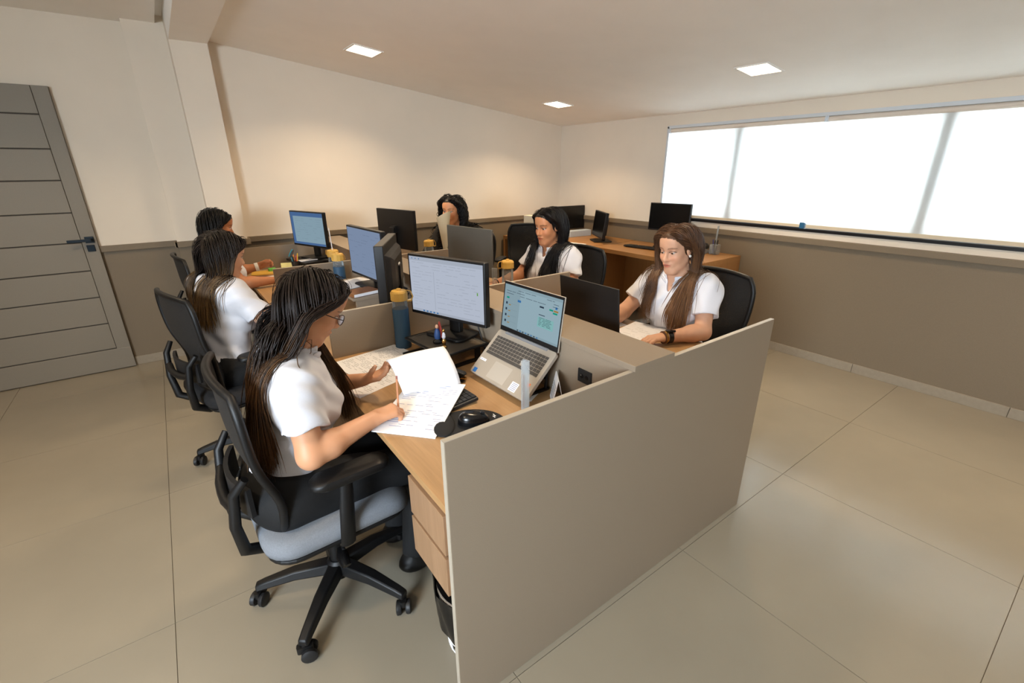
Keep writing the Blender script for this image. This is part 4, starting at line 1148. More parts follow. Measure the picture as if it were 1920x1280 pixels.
def polygonize(prims, h, planes=(), disp=None):
    lo = np.min([p.lo for p in prims if p.op == 'u'], 0) - 3 * h
    hi = np.max([p.hi for p in prims if p.op == 'u'], 0) + 3 * h
    n = np.ceil((hi - lo) / h).astype(int) + 1
    ax = [(lo[i] + np.arange(n[i]) * h).astype(F32) for i in range(3)]
    D = np.full(n, .1, F32)
    for p in prims:
        pad = p.k + 3 * h
        i0 = np.clip(((p.lo - pad - lo) / h).astype(int), 0, n); i1 = np.clip(((p.hi + pad - lo) / h).astype(int) + 2, 0, n)
        sl = tuple(slice(i0[i], i1[i]) for i in range(3))
        d = p.ev(ax[0][sl[0]][:, None, None], ax[1][sl[1]][None, :, None], ax[2][sl[2]][None, None, :])
        if p.op == 'u': D[sl] = smin(D[sl], d, p.k)
        else: D[sl] = -smin(-D[sl], d, p.k)
    for nn, o in planes:
        pl = ((ax[0] - F32(o[0])) * F32(nn[0]))[:, None, None] + ((ax[1] - F32(o[1])) * F32(nn[1]))[None, :, None] + ((ax[2] - F32(o[2])) * F32(nn[2]))[None, None, :]
        D = np.maximum(D, pl)
    if disp is not None:
        near = np.abs(D) < 4 * h
        I = np.argwhere(near)
        D[near] += disp(lo + I * h).astype(F32)
    S = D < 0
    c = S[:-1, :-1, :-1].astype(np.int8)
    for dx, dy, dz in ((1, 0, 0), (0, 1, 0), (0, 0, 1), (1, 1, 0), (1, 0, 1), (0, 1, 1), (1, 1, 1)):
        c = c + S[dx:n[0] - 1 + dx, dy:n[1] - 1 + dy, dz:n[2] - 1 + dz]
    act = np.argwhere((c > 0) & (c < 8))
    ids = np.full(c.shape, -1, np.int32); ids[act[:, 0], act[:, 1], act[:, 2]] = np.arange(len(act))
    offs = [(0, 0, 0), (1, 0, 0), (0, 1, 0), (1, 1, 0), (0, 0, 1), (1, 0, 1), (0, 1, 1), (1, 1, 1)]
    val = [D[act[:, 0] + o[0], act[:, 1] + o[1], act[:, 2] + o[2]] for o in offs]
    acc = np.zeros((len(act), 3)); cnt = np.zeros(len(act))
    for i, j in ((0, 1), (2, 3), (4, 5), (6, 7), (0, 2), (1, 3), (4, 6), (5, 7), (0, 4), (1, 5), (2, 6), (3, 7)):
        m = (val[i] < 0) != (val[j] < 0)
        t = np.where(m, val[i] / np.where(m, val[i] - val[j], 1), 0)
        pi_, pj = np.array(offs[i], float), np.array(offs[j], float)
        acc += np.where(m[:, None], pi_ + (pj - pi_) * t[:, None], 0); cnt += m
    verts = lo + (act + acc / cnt[:, None]) * h
    quads = []
    for a in range(3):
        b, cc = (a + 1) % 3, (a + 2) % 3
        s0 = [slice(None)] * 3; s1 = [slice(None)] * 3
        s0[a] = slice(0, -1); s1[a] = slice(1, None)
        E = np.argwhere(S[tuple(s0)] != S[tuple(s1)])
        E = E[(E[:, b] > 0) & (E[:, cc] > 0) & (E[:, b] < n[b] - 1) & (E[:, cc] < n[cc] - 1)]
        eb = np.zeros(3, int); eb[b] = 1; ec = np.zeros(3, int); ec[cc] = 1
        q = np.stack([ids[tuple((E - eb - ec).T)], ids[tuple((E - ec).T)], ids[tuple(E.T)], ids[tuple((E - eb).T)]], 1)
        flip = ~S[tuple(E.T)]
        q[flip] = q[flip][:, ::-1]
        quads.append(q)
    return verts, np.concatenate(quads)

def np_mesh(name, verts, quads, mats, parent=None, col=None, origin=(0, 0, 0), smooth=True):
    me = bpy.data.meshes.new(name)
    nv, nq = len(verts), len(quads); w = quads.shape[1]
    me.vertices.add(nv); me.vertices.foreach_set('co', (np.asarray(verts) - np.asarray(origin)).astype(F32).ravel())
    me.loops.add(nq * w); me.loops.foreach_set('vertex_index', quads.astype(np.int32).ravel())
    me.polygons.add(nq); me.polygons.foreach_set('loop_start', np.arange(nq, dtype=np.int32) * w)
    me.update(calc_edges=True); me.validate()
    if smooth: me.polygons.foreach_set('use_smooth', np.ones(len(me.polygons), bool))
    if col is not None:
        a = me.color_attributes.new('Col', 'FLOAT_COLOR', 'POINT')
        c4 = np.ones((len(me.vertices), 4), F32); c4[:, :3] = col[:len(me.vertices)]
        a.data.foreach_set('color', c4.ravel())
    return link(name, me, mats, parent)

def rotm(yaw, pitch=0, roll=0):
    """columns: forward, left, up. pitch>0 looks down, roll>0 tips to the left"""
    f = V3(math.cos(yaw) * math.cos(pitch), math.sin(yaw) * math.cos(pitch), -math.sin(pitch))
    l = V3(-math.sin(yaw), math.cos(yaw), 0); u = np.cross(f, l)
    l2 = math.cos(roll) * l - math.sin(roll) * u; u2 = math.sin(roll) * l + math.cos(roll) * u
    return np.stack([f, l2, u2], 1)

def head_prims(H, R, s):
    P = lambda x, y, z: H + R @ (V3(x, y, z) * s)
    E = lambda c, r, k=.02, op='u', RR=None, cuts=None: ell(P(*c), np.array(r) * s, R if RR is None else R @ RR, k * s, op, cuts)
    Cn = lambda a, b, ra, rb, k=.015, op='u': cone(P(*a), P(*b), ra * s, rb * s, k * s, op)
    pr = [E((-.014, 0, .038), (.098, .075, .086), .02),
          E((.026, 0, -.036), (.060, .054, .080), .03),
          Cn((.064, -.009, -.106), (.064, .009, -.106), .0175, .0175, .03),
          Cn((.0, -.047, -.050), (.052, -.014, -.100), .015, .015, .035), Cn((.0, .047, -.050), (.052, .014, -.100), .015, .015, .035),
          E((.050, -.034, -.028), (.030, .025, .026), .03), E((.050, .034, -.028), (.030, .025, .026), .03),
          Cn((.068, -.036, .026), (.076, 0, .022), .010, .010, .02), Cn((.068, .036, .026), (.076, 0, .022), .010, .010, .02),
          E((.062, 0, .060), (.030, .050, .045), .03),
          # eye sockets
          E((.092, -.031, .003), (.020, .019, .012), .016, 's'), E((.092, .031, .003), (.020, .019, .012), .016, 's'),
          # nose
          Cn((.080, 0, .014), (.1045, 0, -.030), .0075, .0115, .012), E((.0985, 0, -.0345), (.0125, .0135, .0095), .008),
          E((.090, -.0125, -.0365), (.0105, .0072, .0075), .008), E((.090, .0125, -.0365), (.0105, .0072, .0075), .008),
          # mouth
          E((.073, 0, -.066), (.017, .027, .019), .02),
          E((.0895, -.008, -.0605), (.0085, .017, .0050), .006), E((.0895, .008, -.0605), (.0085, .017, .0050), .006), E((.0875, 0, -.0715), (.0095, .019, .0062), .006),
          E((.1005, 0, -.0658), (.010, .024, .0016), .004, 's'),
          # ears
          E((-.006, -.0755, -.006), (.019, .0075, .030), .008), E((-.006, .0755, -.006), (.019, .0075, .030), .008)]
    # lids over the eyeballs
    for sg in (-1, 1):
        c = P(.0715, sg * .031, .003)
        up = R @ nrm(V3(.25, 0, 1)); 
        pr.append(ell(c, np.array([.0146] * 3) * s, R, .006 * s, 'u', [(-up, c + up * .0030 * s)]))
        pr.append(ell(c, np.array([.0142] * 3) * s, R, .006 * s, 'u', [(up, c - up * .0046 * s)]))
    return pr

def hand_prims(W, d, pn, s_, curl=(.5, .7, .4), thumb=(.6, .7, .25), tc=.3, sc=.92, spread=.06, fing=None):
    """W wrist, d finger direction, pn palm-facing direction, s_ thumb side"""
    d = nrm(d); pn = nrm(pn - d * (pn @ d)); s_ = nrm(s_ - d * (s_ @ d) - pn * (s_ @ pn))
    pr = []; offs = [.027, .009, -.009, -.026]; lens = [.072, .080, .075, .058]; kn = [.083, .087, .083, .074]
    for i in range(4):
        K = W + (d * kn[i] + s_ * offs[i]) * sc - pn * .004
        pr.append(cone(W + s_ * offs[i] * .55 * sc + d * .005, K, .0145 * sc, .0115 * sc, .012))
        p = K; a = 0; dd = nrm(d + s_ * offs[i] / .027 * spread); rr = .0098 * sc
        cu = curl if fing is None else fing[i]
        for j, fr_ in enumerate((.45, .31, .24)):
            a += cu[j]
            q = p + (dd * math.cos(a) + pn * math.sin(a)) * lens[i] * fr_ * sc
            pr.append(cone(p, q, rr, rr * .9, .004)); p = q; rr *= .88
    t0 = W + (d * .022 + s_ * .018) * sc; td = nrm(d * thumb[0] + s_ * thumb[1] + pn * thumb[2])
    t1 = t0 + td * .042 * sc; t2d = nrm(td + nrm(d * .6 + pn * .9 - s_ * .3) * tc); t2 = t1 + t2d * .034 * sc; t3 = t2 + nrm(t2d + nrm(d + pn * .4 - s_ * .3) * tc * .6) * .026 * sc
    pr += [cone(t0, t1, .0165 * sc, .0122 * sc, .014), cone(t1, t2, .0112 * sc, .0102 * sc, .005), cone(t2, t3, .0102 * sc, .0082 * sc, .004)]
    return pr

def frame_of(SL, SR, pel, N):
    up = nrm(N - pel); left = nrm((SL - SR) - up * ((SL - SR) @ up)); fw = np.cross(left, up)
    return np.stack([fw, left, up], 1)

def torso_prims(J, o=0.0, g=1.0):
    R = frame_of(J['SL'], J['SR'], J['pel'], J['N']); f, l, u = R.T
    pel, N = J['pel'], J['N']
    at = lambda t, fx=0, ly=0: pel + (N - pel) * t + f * fx + l * ly
    A = np.array
    pr = [ell(pel, A([.118, .168, .115]) * g + o, R, .05), ell(at(.34, .005), A([.100, .136, .135]) * g + o, R, .06),
          ell(at(.68, .004), A([.104, .146, .150]) * g + o, R, .06), ell(at(.87, -.008), A([.078, .150, .075]) * g + o, R, .05)]
    b = J.get('bust', 1.0)
    for s in (-1, 1):
        pr.append(ell(at(.63, .080 * b, s * .066), A([.060, .066, .064]) * g + o, R, .05))
    pr += [cone(at(.97, -.015), J['SL'] - u * .012, .046 + o, .052 + o, .05), cone(at(.97, -.015), J['SR'] - u * .012, .046 + o, .052 + o, .05)]
    return pr, R

def make_person(J, label, skin, hair_rgb, hair_tip, h=.004, shirt_mat=None, sleeves=.62, shirt=True, pants_rgb=(13, 13, 14)):
    """J: joints in world space"""
    root = thing('person', label, 'person', (float(J['pel'][0]), float(J['pel'][1]), 0.0), 0, 'office workers')
    org = np.array([J['pel'][0], J['pel'][1], 0.0])
    H, RH, s = J['H'], J['RH'], J.get('hs', .93)
    R = frame_of(J['SL'], J['SR'], J['pel'], J['N']); f, l, u = R.T
    hp = head_prims(H, RH, s)
    neck = [cone(J['N'] - u * .05, H + RH @ (V3(-.022, 0, -.055) * s), .060, .050, .03), cone(J['N'] - u * .02, H + RH @ (V3(.0, 0, -.085) * s), .050, .040, .03)]
    tp, _ = torso_prims(J, -.010)
    arms = []; hands = []
    for sd in ('L', 'R'):
        S, E, W = J['S' + sd], J['E' + sd], J['W' + sd]
        ax = nrm(W - E); mid = E + (W - E) * .28
        arms += [cone(S, E, .050, .0385, .03), cone(E, mid, .0385, .0405, .025), cone(mid, W, .0405, .0265, .025)]
        hands += hand_prims(W, *J['hand' + sd][:3], **(J['hand' + sd][3] if len(J['hand' + sd]) > 3 else {}))
    prims = tp + neck + hp + arms + hands
    v, q = polygonize(prims, h)
    # skin colours
    lc = (v - H) @ RH / s
    base = np.array(s2l(skin)); col = np.tile(base, (len(v), 1))
    nz = np.sin(v[:, 0] * 91 + 3 * np.sin(v[:, 2] * 57)) * np.sin(v[:, 1] * 83 + 2 * np.sin(v[:, 0] * 41)) * .03
    col *= (1 + nz)[:, None]
    hx, hy, hz = lc.T; ay = np.abs(hy)
    def blend(mask, c, a=1.0):
        m = (np.clip(mask, 0, 1) * a)[:, None]
        return col * (1 - m) + np.array(c) * m
    fr_ = hx > .035
    # cheeks, lips, brows, lids, scalp
    col = blend(fr_ * np.exp(-(((ay - .040) / .02) ** 2 + ((hz + .030) / .02) ** 2)), base * np.array([1.08, .82, .78]), .45)
    lip = fr_ * (hx > .07) * np.clip(1.6 - ((hy / .0245) ** 2 + ((hz + .0662) / .0105) ** 2) * 1.3, 0, 1)
    col = blend(lip, base * np.array([.86, .40, .42]), .85)
    col = blend(fr_ * (hx > .07) * np.exp(-((hz + .0658) / .0016) ** 2) * (ay < .023), base * .25, .8)
    bz = .0250 + .0042 * np.sin(np.clip((ay - .012) / .042, 0, 1) * PI * .92) - .0012 * np.clip((ay - .012) / .042, 0, 1)
    brow = fr_ * np.clip((.0036 - np.abs(hz - bz)) / .002, 0, 1) * (ay > .011) * (ay < .054)
    col = blend(brow, np.array(s2l(J.get('brow', (46, 32, 24)))), .7)
    lash = fr_ * (hx > .05) * np.exp(-((np.sqrt(((ay - .031) / .0155) ** 2 + ((hz - .0035) / .0075) ** 2) - 1) / .22) ** 2) * (hz > .0005)
    col = blend(lash, np.array(s2l((34, 22, 20))), .92)
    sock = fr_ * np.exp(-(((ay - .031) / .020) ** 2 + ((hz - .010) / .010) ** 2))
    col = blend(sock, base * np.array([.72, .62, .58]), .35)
    col = blend(fr_ * (hx > .08) * np.exp(-(((ay - .008) / .0045) ** 2 + ((hz + .0425) / .003) ** 2)), base * .3, .6)
    scalp = hair_region(lc) & (hz > -.06)
    col[scalp] = np.array(s2l(hair_rgb)) * .8
    tips = np.zeros(len(v), bool)
    body = np_mesh('body', v, q, attr_mat('skin', .48, .35, bump=.05, bscale=500, sss=.12), root, col, org)
    # eyes
    gz = J.get('gaze', V3(1, 0, 0))
    for sg in (-1, 1):
        e = MB(); n = 14; vs = []; fs = []
        c = H + RH @ (V3(.0718, sg * .031, .003) * s); rad = .0128 * s
        gd = RH @ nrm(gz); gs = nrm(np.cross(gd, [0, 0, 1])); gu = np.cross(gs, gd)
        ring = [0, 6, 14, 16, 26, 33, 35, 45, 70, 100, 140, 180]
        P_ = []; C_ = []
        for a in ring:
            for k in range(n):
                b_ = 2 * PI * k / n; ar = math.radians(a)
                P_.append(c + rad * (gd * math.cos(ar) + (gs * math.cos(b_) + gu * math.sin(b_)) * math.sin(ar)))
                C_.append((.008, .006, .005) if a <= 14 else (np.array(s2l((70, 44, 28))) if a < 34 else np.array(s2l((196, 184, 176)))))
        Q = np.array([(i * n + k, i * n + (k + 1) % n, (i + 1) * n + (k + 1) % n, (i + 1) * n + k) for i in range(len(ring) - 1) for k in range(n)])
        np_mesh('eye', np.array(P_), Q, attr_mat('eye_surface', .12, .6), root, np.array(C_), org)
    # ------- shirt
    coll = hp + neck
    if shirt:
        o = J.get('loose', .010)
        sp_, _ = torso_prims(J, o)
        slv = []
        cutn = []
        for sd in ('L', 'R'):
            S, E = J['S' + sd], J['E' + sd]; ax = nrm(E - S); end = S + (E - S) * sleeves
            slv.append(cone(S + ax * -.01, S + (E - S) * (sleeves + .25), .066, .067, .045, 'u', [(ax, end)]))
        hem = J['pel'] + u * J.get('hem', .075)
        sub = []
        nb = J['N'] + u * .0
        sub.append(cone(nb - u * .005 + f * .01, nb + u * .2 + f * .04, .058, .075, .01, 's'))
        sub.append(cone(nb + f * .055 + u * .01, nb + f * .085 - u * .055, .020, .006, .012, 's'))
        for sd in ('L', 'R'):
            S, E = J['S' + sd], J['E' + sd]
            sub.append(cone(S + (E - S) * (sleeves - .07), S + (E - S) * 1.1, .0462, .0440, .004, 's'))
        ph = J.get('seed', 0)
        def disp(P):
            a = P @ u; b2 = P @ l; c2 = P @ f
            return (.0050 * np.sin(a * 62 + 5 * np.sin(b2 * 13 + ph) + c2 * 21) * np.sin(b2 * 24 + a * 18 + ph) + .0036 * np.sin(a * 30 - b2 * 44 + c2 * 38 + ph * 2))
        vs_, qs_ = polygonize(sp_ + slv + sub, h * 1.1, planes=[(-u, hem)], disp=disp)
        sh = np_mesh('polo_shirt' if shirt_mat is None else 'jacket', vs_, qs_, shirt_mat or m_shirt, root, None, org)
        # collar: stand plus two flaps
        cp = [cone(nb - u * .012 + f * .004, nb + u * .030 + f * .016, .073, .066, .006, 'u', [(-u, nb - u * .016), (u, nb + u * .030)]),
              cone(nb - u * .05, nb + u * .08 + f * .02, .063, .060, .004, 's')]
        front = cone(nb + f * .07 + u * .04, nb + f * .075 - u * .04, .026, .018, .004, 's')
        cp.append(front)
        for sg in (-1, 1):
            fl_R = R @ rotm(sg * .75, .55, -sg * .35)
            cp.append(ell(nb + f * .062 + l * sg * .046 - u * .006, (.0075, .034, .028), fl_R, .006))
        try:
            vc, qc = polygonize(cp, .0035)
            np_mesh('collar', vc, qc, shirt_mat or m_shirt, sh, None, org)
        except Exception:
            pass
        coll = coll + sp_ + slv
    # ------- trousers and shoes
    hw = J.get('hipw', 1.0)
    tr = [ell(J['pel'] - u * .012, (.128 * hw, .176 * hw, .112), R, .05), ell(J['pel'] + u * .07, (.106, .146, .09), R, .05)]
    for sd, sg in (('L', 1), ('R', -1)):
        hip = J['pel'] + l * sg * .090 * hw - u * .02
        kn, an = J['K' + sd], J['A' + sd]
        tr += [cone(hip, kn, .096 * hw, .068, .05), cone(kn, an, .062, .048, .03, 'u', [(nrm(an - kn), an)])]
    def disp2(P): return .003 * np.sin(P @ f * 40 + 4 * np.sin(P @ l * 17)) * np.sin(P @ l * 35 + P @ u * 22)
    vt, qt = polygonize(tr, h * 2, planes=[(u, J['pel'] + u * (J.get('hem', .075) + .012))], disp=disp2)
    np_mesh('trousers', vt, qt, mat('trousers_%d_%d_%d' % pants_rgb, pants_rgb, .8, noise=.1, nscale=200, bump=.1), root, None, org)
    for sd in ('L', 'R'):
        an, kn = J['A' + sd], J['K' + sd]
        tf = f.copy(); tf[2] = 0; tf = nrm(tf); RS = np.stack([tf, np.cross([0, 0, 1], tf), V3(0, 0, 1)], 1)
        pr = [cone(an + V3(0, 0, .0), V3(an[0], an[1], .05) - tf * .01, .040, .040, .02), ell(V3(an[0], an[1], .036) + tf * .075, (.105, .043, .036), RS, .03), ell(V3(an[0], an[1], .036) - tf * .01, (.06, .038, .036), RS, .03)]
        v2, q2 = polygonize(pr, .008, planes=[((0, 0, -1), (0, 0, .004))])
        np_mesh('shoe', v2, q2, m_black, root, None, org)
    J['_coll'] = coll + arms; J['_root'] = root; J['_org'] = org
    return root

def hair_region(lc):
    x, y, z = lc.T; ay = np.abs(y)
    front = z > np.interp(ay, [0, .03, .05, .062, .075], [.084, .081, .070, .047, .02])
    ear = (ay > .068) & (np.abs(x + .004) < .026) & (z < .030)
    return (~ear) & np.where(x > .045, front, np.where(x > .012, (z > np.interp(x, [.012, .045], [-.02, .066])) | front, z > np.interp(x, [-.06, .012], [-.085, -.02])))

def make_hair(J, rgb, tip, n=900, length=.5, part=0.0, seed=1, steps=26, curl=0.0, back=lambda lc: .0, pull=lambda lc: V3(0, 0, 0), width=.0052, spread=.25,
              tip_mix=.5, vol=.007, comb_back=.35, lenjit=.18, hug=.25, xlim=((.02, .02), (.02, .02)), clump=.22, target=None, tj=.022, noise=.006, xtop=(.060, .078)):
    rng = np.random.default_rng(seed)
    H, RH, s = J['H'], J['RH'], J.get('hs', .93)
    # roots on the cranium
    cand = rng.normal(size=(n * 14, 3)); cand /= np.linalg.norm(cand, axis=1)[:, None]
    c0 = V3(-.014, 0, .038); rr = V3(.100, .077, .088)
    lc = c0 + cand * rr
    ok = hair_region(lc) & (lc[:, 2] > -.055)
    edge = ok & ~hair_region(lc + V3(.007, 0, -.008)) & (lc[:, 0] > -.02)
    ie = np.flatnonzero(edge)[: n // 3]; ib = np.flatnonzero(ok)[: n - len(ie)]
    sel = np.concatenate([ib, ie])
    lc = lc[sel]; cand = cand[sel]; n = len(lc)
    nrm_l = cand / rr; nrm_l /= np.linalg.norm(nrm_l, axis=1)[:, None]
    side = np.sign(lc[:, 1] - part + rng.normal(size=n) * .002); side[side == 0] = 1
    top = np.clip((lc[:, 2] - .02) / .09, 0, 1)
    d = np.stack([-comb_back * np.clip((lc[:, 0] + .045) / .05, 0, 1) - .35 * np.clip(lc[:, 0] / .08, 0, 1), side * (.35 + .9 * top), -.55 * np.ones(n)], 1)
    d += rng.normal(size=(n, 3)) * .06
    d -= nrm_l * (d * nrm_l).sum(1)[:, None]; d /= np.linalg.norm(d, axis=1)[:, None]
    P = H + (lc * s) @ RH.T; Dv = d @ RH.T
    margin = vol * (.35 + rng.random(n) * 1.3)
    L = length * (1 + lenjit * (rng.random(n) - .6)) if np.isscalar(length) else length(lc, rng)
    ds = L / steps
    g = V3(0, 0, -1)
    pl = np.array([pull(q) for q in lc]) * (.45 + 1.1 * rng.random(n))[:, None] + rng.normal(size=(n, 3)) * .05
    xj = -np.abs(rng.normal(size=n)) * .012
    if target is not None:
        tg = np.array([target(q) for q in lc]) + rng.normal(size=(n, 2)) * tj
    coll = J['_coll'] + J.get('extra_coll', [])
    cran = [ell(H + RH @ (c0 * s), rr * s, RH, .03), ell(H + RH @ (V3(.026, 0, -.030) * s), V3(.058, .062, .085) * s, RH, .03)]
    path = [P.copy()]
    combw = Dv.copy()
    for i in range(steps):
        t = i / steps
        wg = .16 + .34 * min(1, t * 3)
        lo_ = (P - H) @ RH / s
        fade = np.clip((-.03 - lo_[:, 2]) / .08, 0, 1)[:, None]
        nk = J['N'] - P; nk[:, 2] = 0; nk /= np.maximum(np.linalg.norm(nk, axis=1)[:, None], .03)
        low = np.clip((.02 - lo_[:, 2]) / .06, 0, 1)[:, None] * np.clip((P[:, 2] - J['N'][2] + .06) / .1, 0, 1)[:, None]
        Dn = Dv * (1 - wg) + (g + pl * fade + nk * low * hug) * wg + combw * (.30 * max(0, 1 - t * 5))
        if target is not None:
            tf = np.zeros((n, 3)); tf[:, :2] = np.clip((tg - P[:, :2]) * 5, -.8, .8)
            Dn = Dn + tf * fade * wg
        Dn += rng.normal(size=(n, 3)) * noise
        Dn /= np.linalg.norm(Dn, axis=1)[:, None]
        Pn = P + Dn * ds[:, None]
        lo_ = (Pn - H) @ RH / s
        lm_ = np.where(side > 0, np.interp(lo_[:, 2], [-.12, -.02, .04, .075, .11], [xlim[0][1], xlim[0][1], xlim[0][0], xtop[0], xtop[1]]),
                       np.interp(lo_[:, 2], [-.12, -.02, .04, .075, .11], [xlim[1][1], xlim[1][1], xlim[1][0], xtop[0], xtop[1]])) + xj
        ov = np.clip(lo_[:, 0] - lm_, 0, .02) * (lo_[:, 2] > -.125)
        Pn = Pn - (ov * s)[:, None] * RH[:, 0][None, :]
        for it in range(2):
            e = .002
            for grp, mg in ((cran, margin + .004), (coll, margin * .6 + .006)):
                sd = sdf_points(grp, Pn)
                ins = sd < mg
                if ins.any():
                    Q = Pn[ins]
                    gr = np.stack([sdf_points(grp, Q + np.eye(3)[k] * e) - sdf_points(grp, Q - np.eye(3)[k] * e) for k in range(3)], 1)
                    gn = np.linalg.norm(gr, axis=1)[:, None]; gr = gr / np.maximum(gn, 1e-6)
                    Pn[ins] = Q + gr * np.clip(mg[ins] - sd[ins], 0, .03)[:, None]
        Dv = Pn - P; ln = np.linalg.norm(Dv, axis=1)[:, None]
        Pn = P + Dv / np.maximum(ln, 1e-6) * ds[:, None]
        Dv = Dv / np.maximum(ln, 1e-6)
        P = Pn; path.append(P.copy())
    path = np.array(path)                       # steps+1, n, 3
    if curl:
        ph = rng.random(n) * 6.28; fq = 26 + rng.random(n) * 10
        t = np.linspace(0, 1, steps + 1)[:, None]
        amp = curl * np.clip(t * 3, 0, 1)
        path[..., 0] += amp * np.sin(t * fq + ph); path[..., 1] += amp * np.cos(t * fq + ph)
    # gather neighbouring locks into strands towards the tips
    if clump:
        nc = max(8, n // 9); ci = rng.choice(n, nc, replace=False)
        mid = path[steps // 2]
        near = np.argmin(((mid[:, None, :] - mid[ci][None, :, :]) ** 2).sum(2), 1)
        wt = (np.linspace(0, 1, steps + 1) ** 1.5 * clump)[:, None, None]
        path = path * (1 - wt) + path[:, ci[near], :] * wt
    m = steps + 1
    t = np.linspace(0, 1, m)
    wv = width * (.7 + .6 * rng.random(n))
    prof = np.interp(t, [0, .1, .6, .9, 1], [.9, 1, .95, .6, .15])
    tang = np.gradient(path, axis=0); tang /= np.maximum(np.linalg.norm(tang, axis=2, keepdims=True), 1e-6)
    ctr = H + RH @ (V3(-.01, 0, .0) * s)
    out = path - ctr; out[..., 2] *= .25
    sx = np.cross(tang, out); sx /= np.maximum(np.linalg.norm(sx, axis=2, keepdims=True), 1e-6)
    sy = np.cross(sx, tang)
    W3 = (prof[:, None] * wv[None, :])[..., None]
    rings = np.stack([path + sx * W3, path + sy * W3 * .5, path - sx * W3], 2)     # m,n,3,3
    NS = 3
    V = rings.transpose(1, 0, 2, 3).reshape(-1, 3)
    base_i = (np.arange(n) * m * NS)[:, None, None] + (np.arange(m - 1) * NS)[None, :, None] + np.arange(NS)[None, None, :]
    nxt = (np.arange(NS) + 1) % NS
    bi = (np.arange(n) * m * NS)[:, None, None] + (np.arange(m - 1) * NS)[None, :, None] + nxt[None, None, :]
    Q = np.stack([base_i, bi, bi + NS, base_i + NS], -1).reshape(-1, 4)
    c0_, c1_ = np.array(s2l(rgb)), np.array(s2l(tip))
    mixv = (np.clip(t * 1.25 - (1 - tip_mix), 0, 1)[None, :] * (.4 + .9 * rng.random(n))[:, None]).clip(0, 1)
    cc = c0_ + (c1_ - c0_) * mixv[..., None]
    cc = cc * (.65 + .75 * rng.random(n))[:, None, None]
    C = np.repeat(cc.reshape(-1, 3), NS, 0)
    # cap under the locks
    nu, nv_ = 130, 110
    uu = np.linspace(0, 2 * PI, nu, endpoint=False); vv = np.linspace(0, PI, nv_)
    U, Vv = np.meshgrid(uu, vv, indexing='ij')
    dirs = np.stack([np.sin(Vv) * np.cos(U), np.sin(Vv) * np.sin(U), np.cos(Vv)], -1).reshape(-1, 3)
    cl = c0 + dirs * (rr + .0045)
    idx = np.arange(nu * nv_).reshape(nu, nv_)
    q2 = np.stack([idx[:, :-1], np.roll(idx, -1, 0)[:, :-1], np.roll(idx, -1, 0)[:, 1:], idx[:, 1:]], -1).reshape(-1, 4)
    cen = cl[q2].mean(1); keep = hair_region(cen) & (cen[:, 2] > -.055)
    q2 = q2[keep][:, ::-1]
    capv = H + (cl * s) @ RH.T
    Q = np.concatenate([Q, q2 + len(V)]); V = np.concatenate([V, capv]); C = np.concatenate([C, np.tile(c0_ * .7, (len(capv), 1))])
    hm = attr_mat('hair_locks', .42, .28)
    return np_mesh('hair', V, Q, hm, J['_root'], C, J['_org'])

m_shirt = mat('white_pique_cotton', (214, 214, 220), .8, bump=.12, bscale=900, noise=.015, nscale=300)

def sit_legs(J, f2, kx=.42, knee_z=.50):
    """knees and ankles in front of the pelvis"""
    f2 = nrm(V3(f2[0], f2[1], 0)); l2 = V3(-f2[1], f2[0], 0)
    for sd, sg in (('L', 1), ('R', -1)):
        b = V3(J['pel'][0], J['pel'][1], 0)
        J['K' + sd] = b + f2 * kx + l2 * sg * .10 + V3(0, 0, knee_z)
        J['A' + sd] = b + f2 * (kx - .05) + l2 * sg * .10 + V3(0, 0, .09)

SK_A = (202, 148, 112); SK_B = (192, 134, 96); SK_C = (210, 162, 132); SK_D = (178, 116, 76)

# --- woman writing in front
J1 = dict(pel=V3(.150, 1.545, .575), N=V3(.232, 1.535, 1.020), H=V3(.318, 1.530, 1.158), RH=rotm(math.radians(2), math.radians(33), math.radians(-4)), hs=.93,
          SL=V3(.225, 1.690, .975), SR=V3(.200, 1.385, .965), EL=V3(.335, 1.755, .775), ER=V3(.200, 1.310, .765),
          WL=V3(.468, 1.640, .812), WR=V3(.418, 1.368, .788),
          handL=(V3(.85, -.5, .30), V3(.25, -.25, .9), V3(-.2, -.85, .3), dict(curl=(.35, .35, .3), thumb=(.75, .35, .55), tc=.25)),
          handR=(V3(.9, .05, .05), V3(.15, .15, -1), V3(.25, 1, .25), dict(curl=(.75, 1.0, .6), thumb=(.75, .35, .25), tc=.45)),
          brow=(40, 28, 22), gaze=V3(.9, 0, -.5), hem=.075, loose=.013, seed=1, hipw=1.14)
sit_legs(J1, (1, 0), .44)
make_person(J1, 'woman in white polo shirt and glasses writing on papers, long dark hair, nearest', SK_A, (30, 20, 15), (92, 62, 38), h=.0036)
make_hair(J1, (30, 20, 15), (112, 78, 46), n=4600, length=.56, part=.012, seed=3, steps=24, width=.0018, tip_mix=.55, comb_back=.42, hug=.1,
          target=lambda q: (.105, 1.445) if q[1] < .012 else ((.405, 1.60) if q[0] > -.01 else (.14, 1.56)), tj=.028, xlim=((.020, .03), (-.012, -.034)), xtop=(.035, .055))
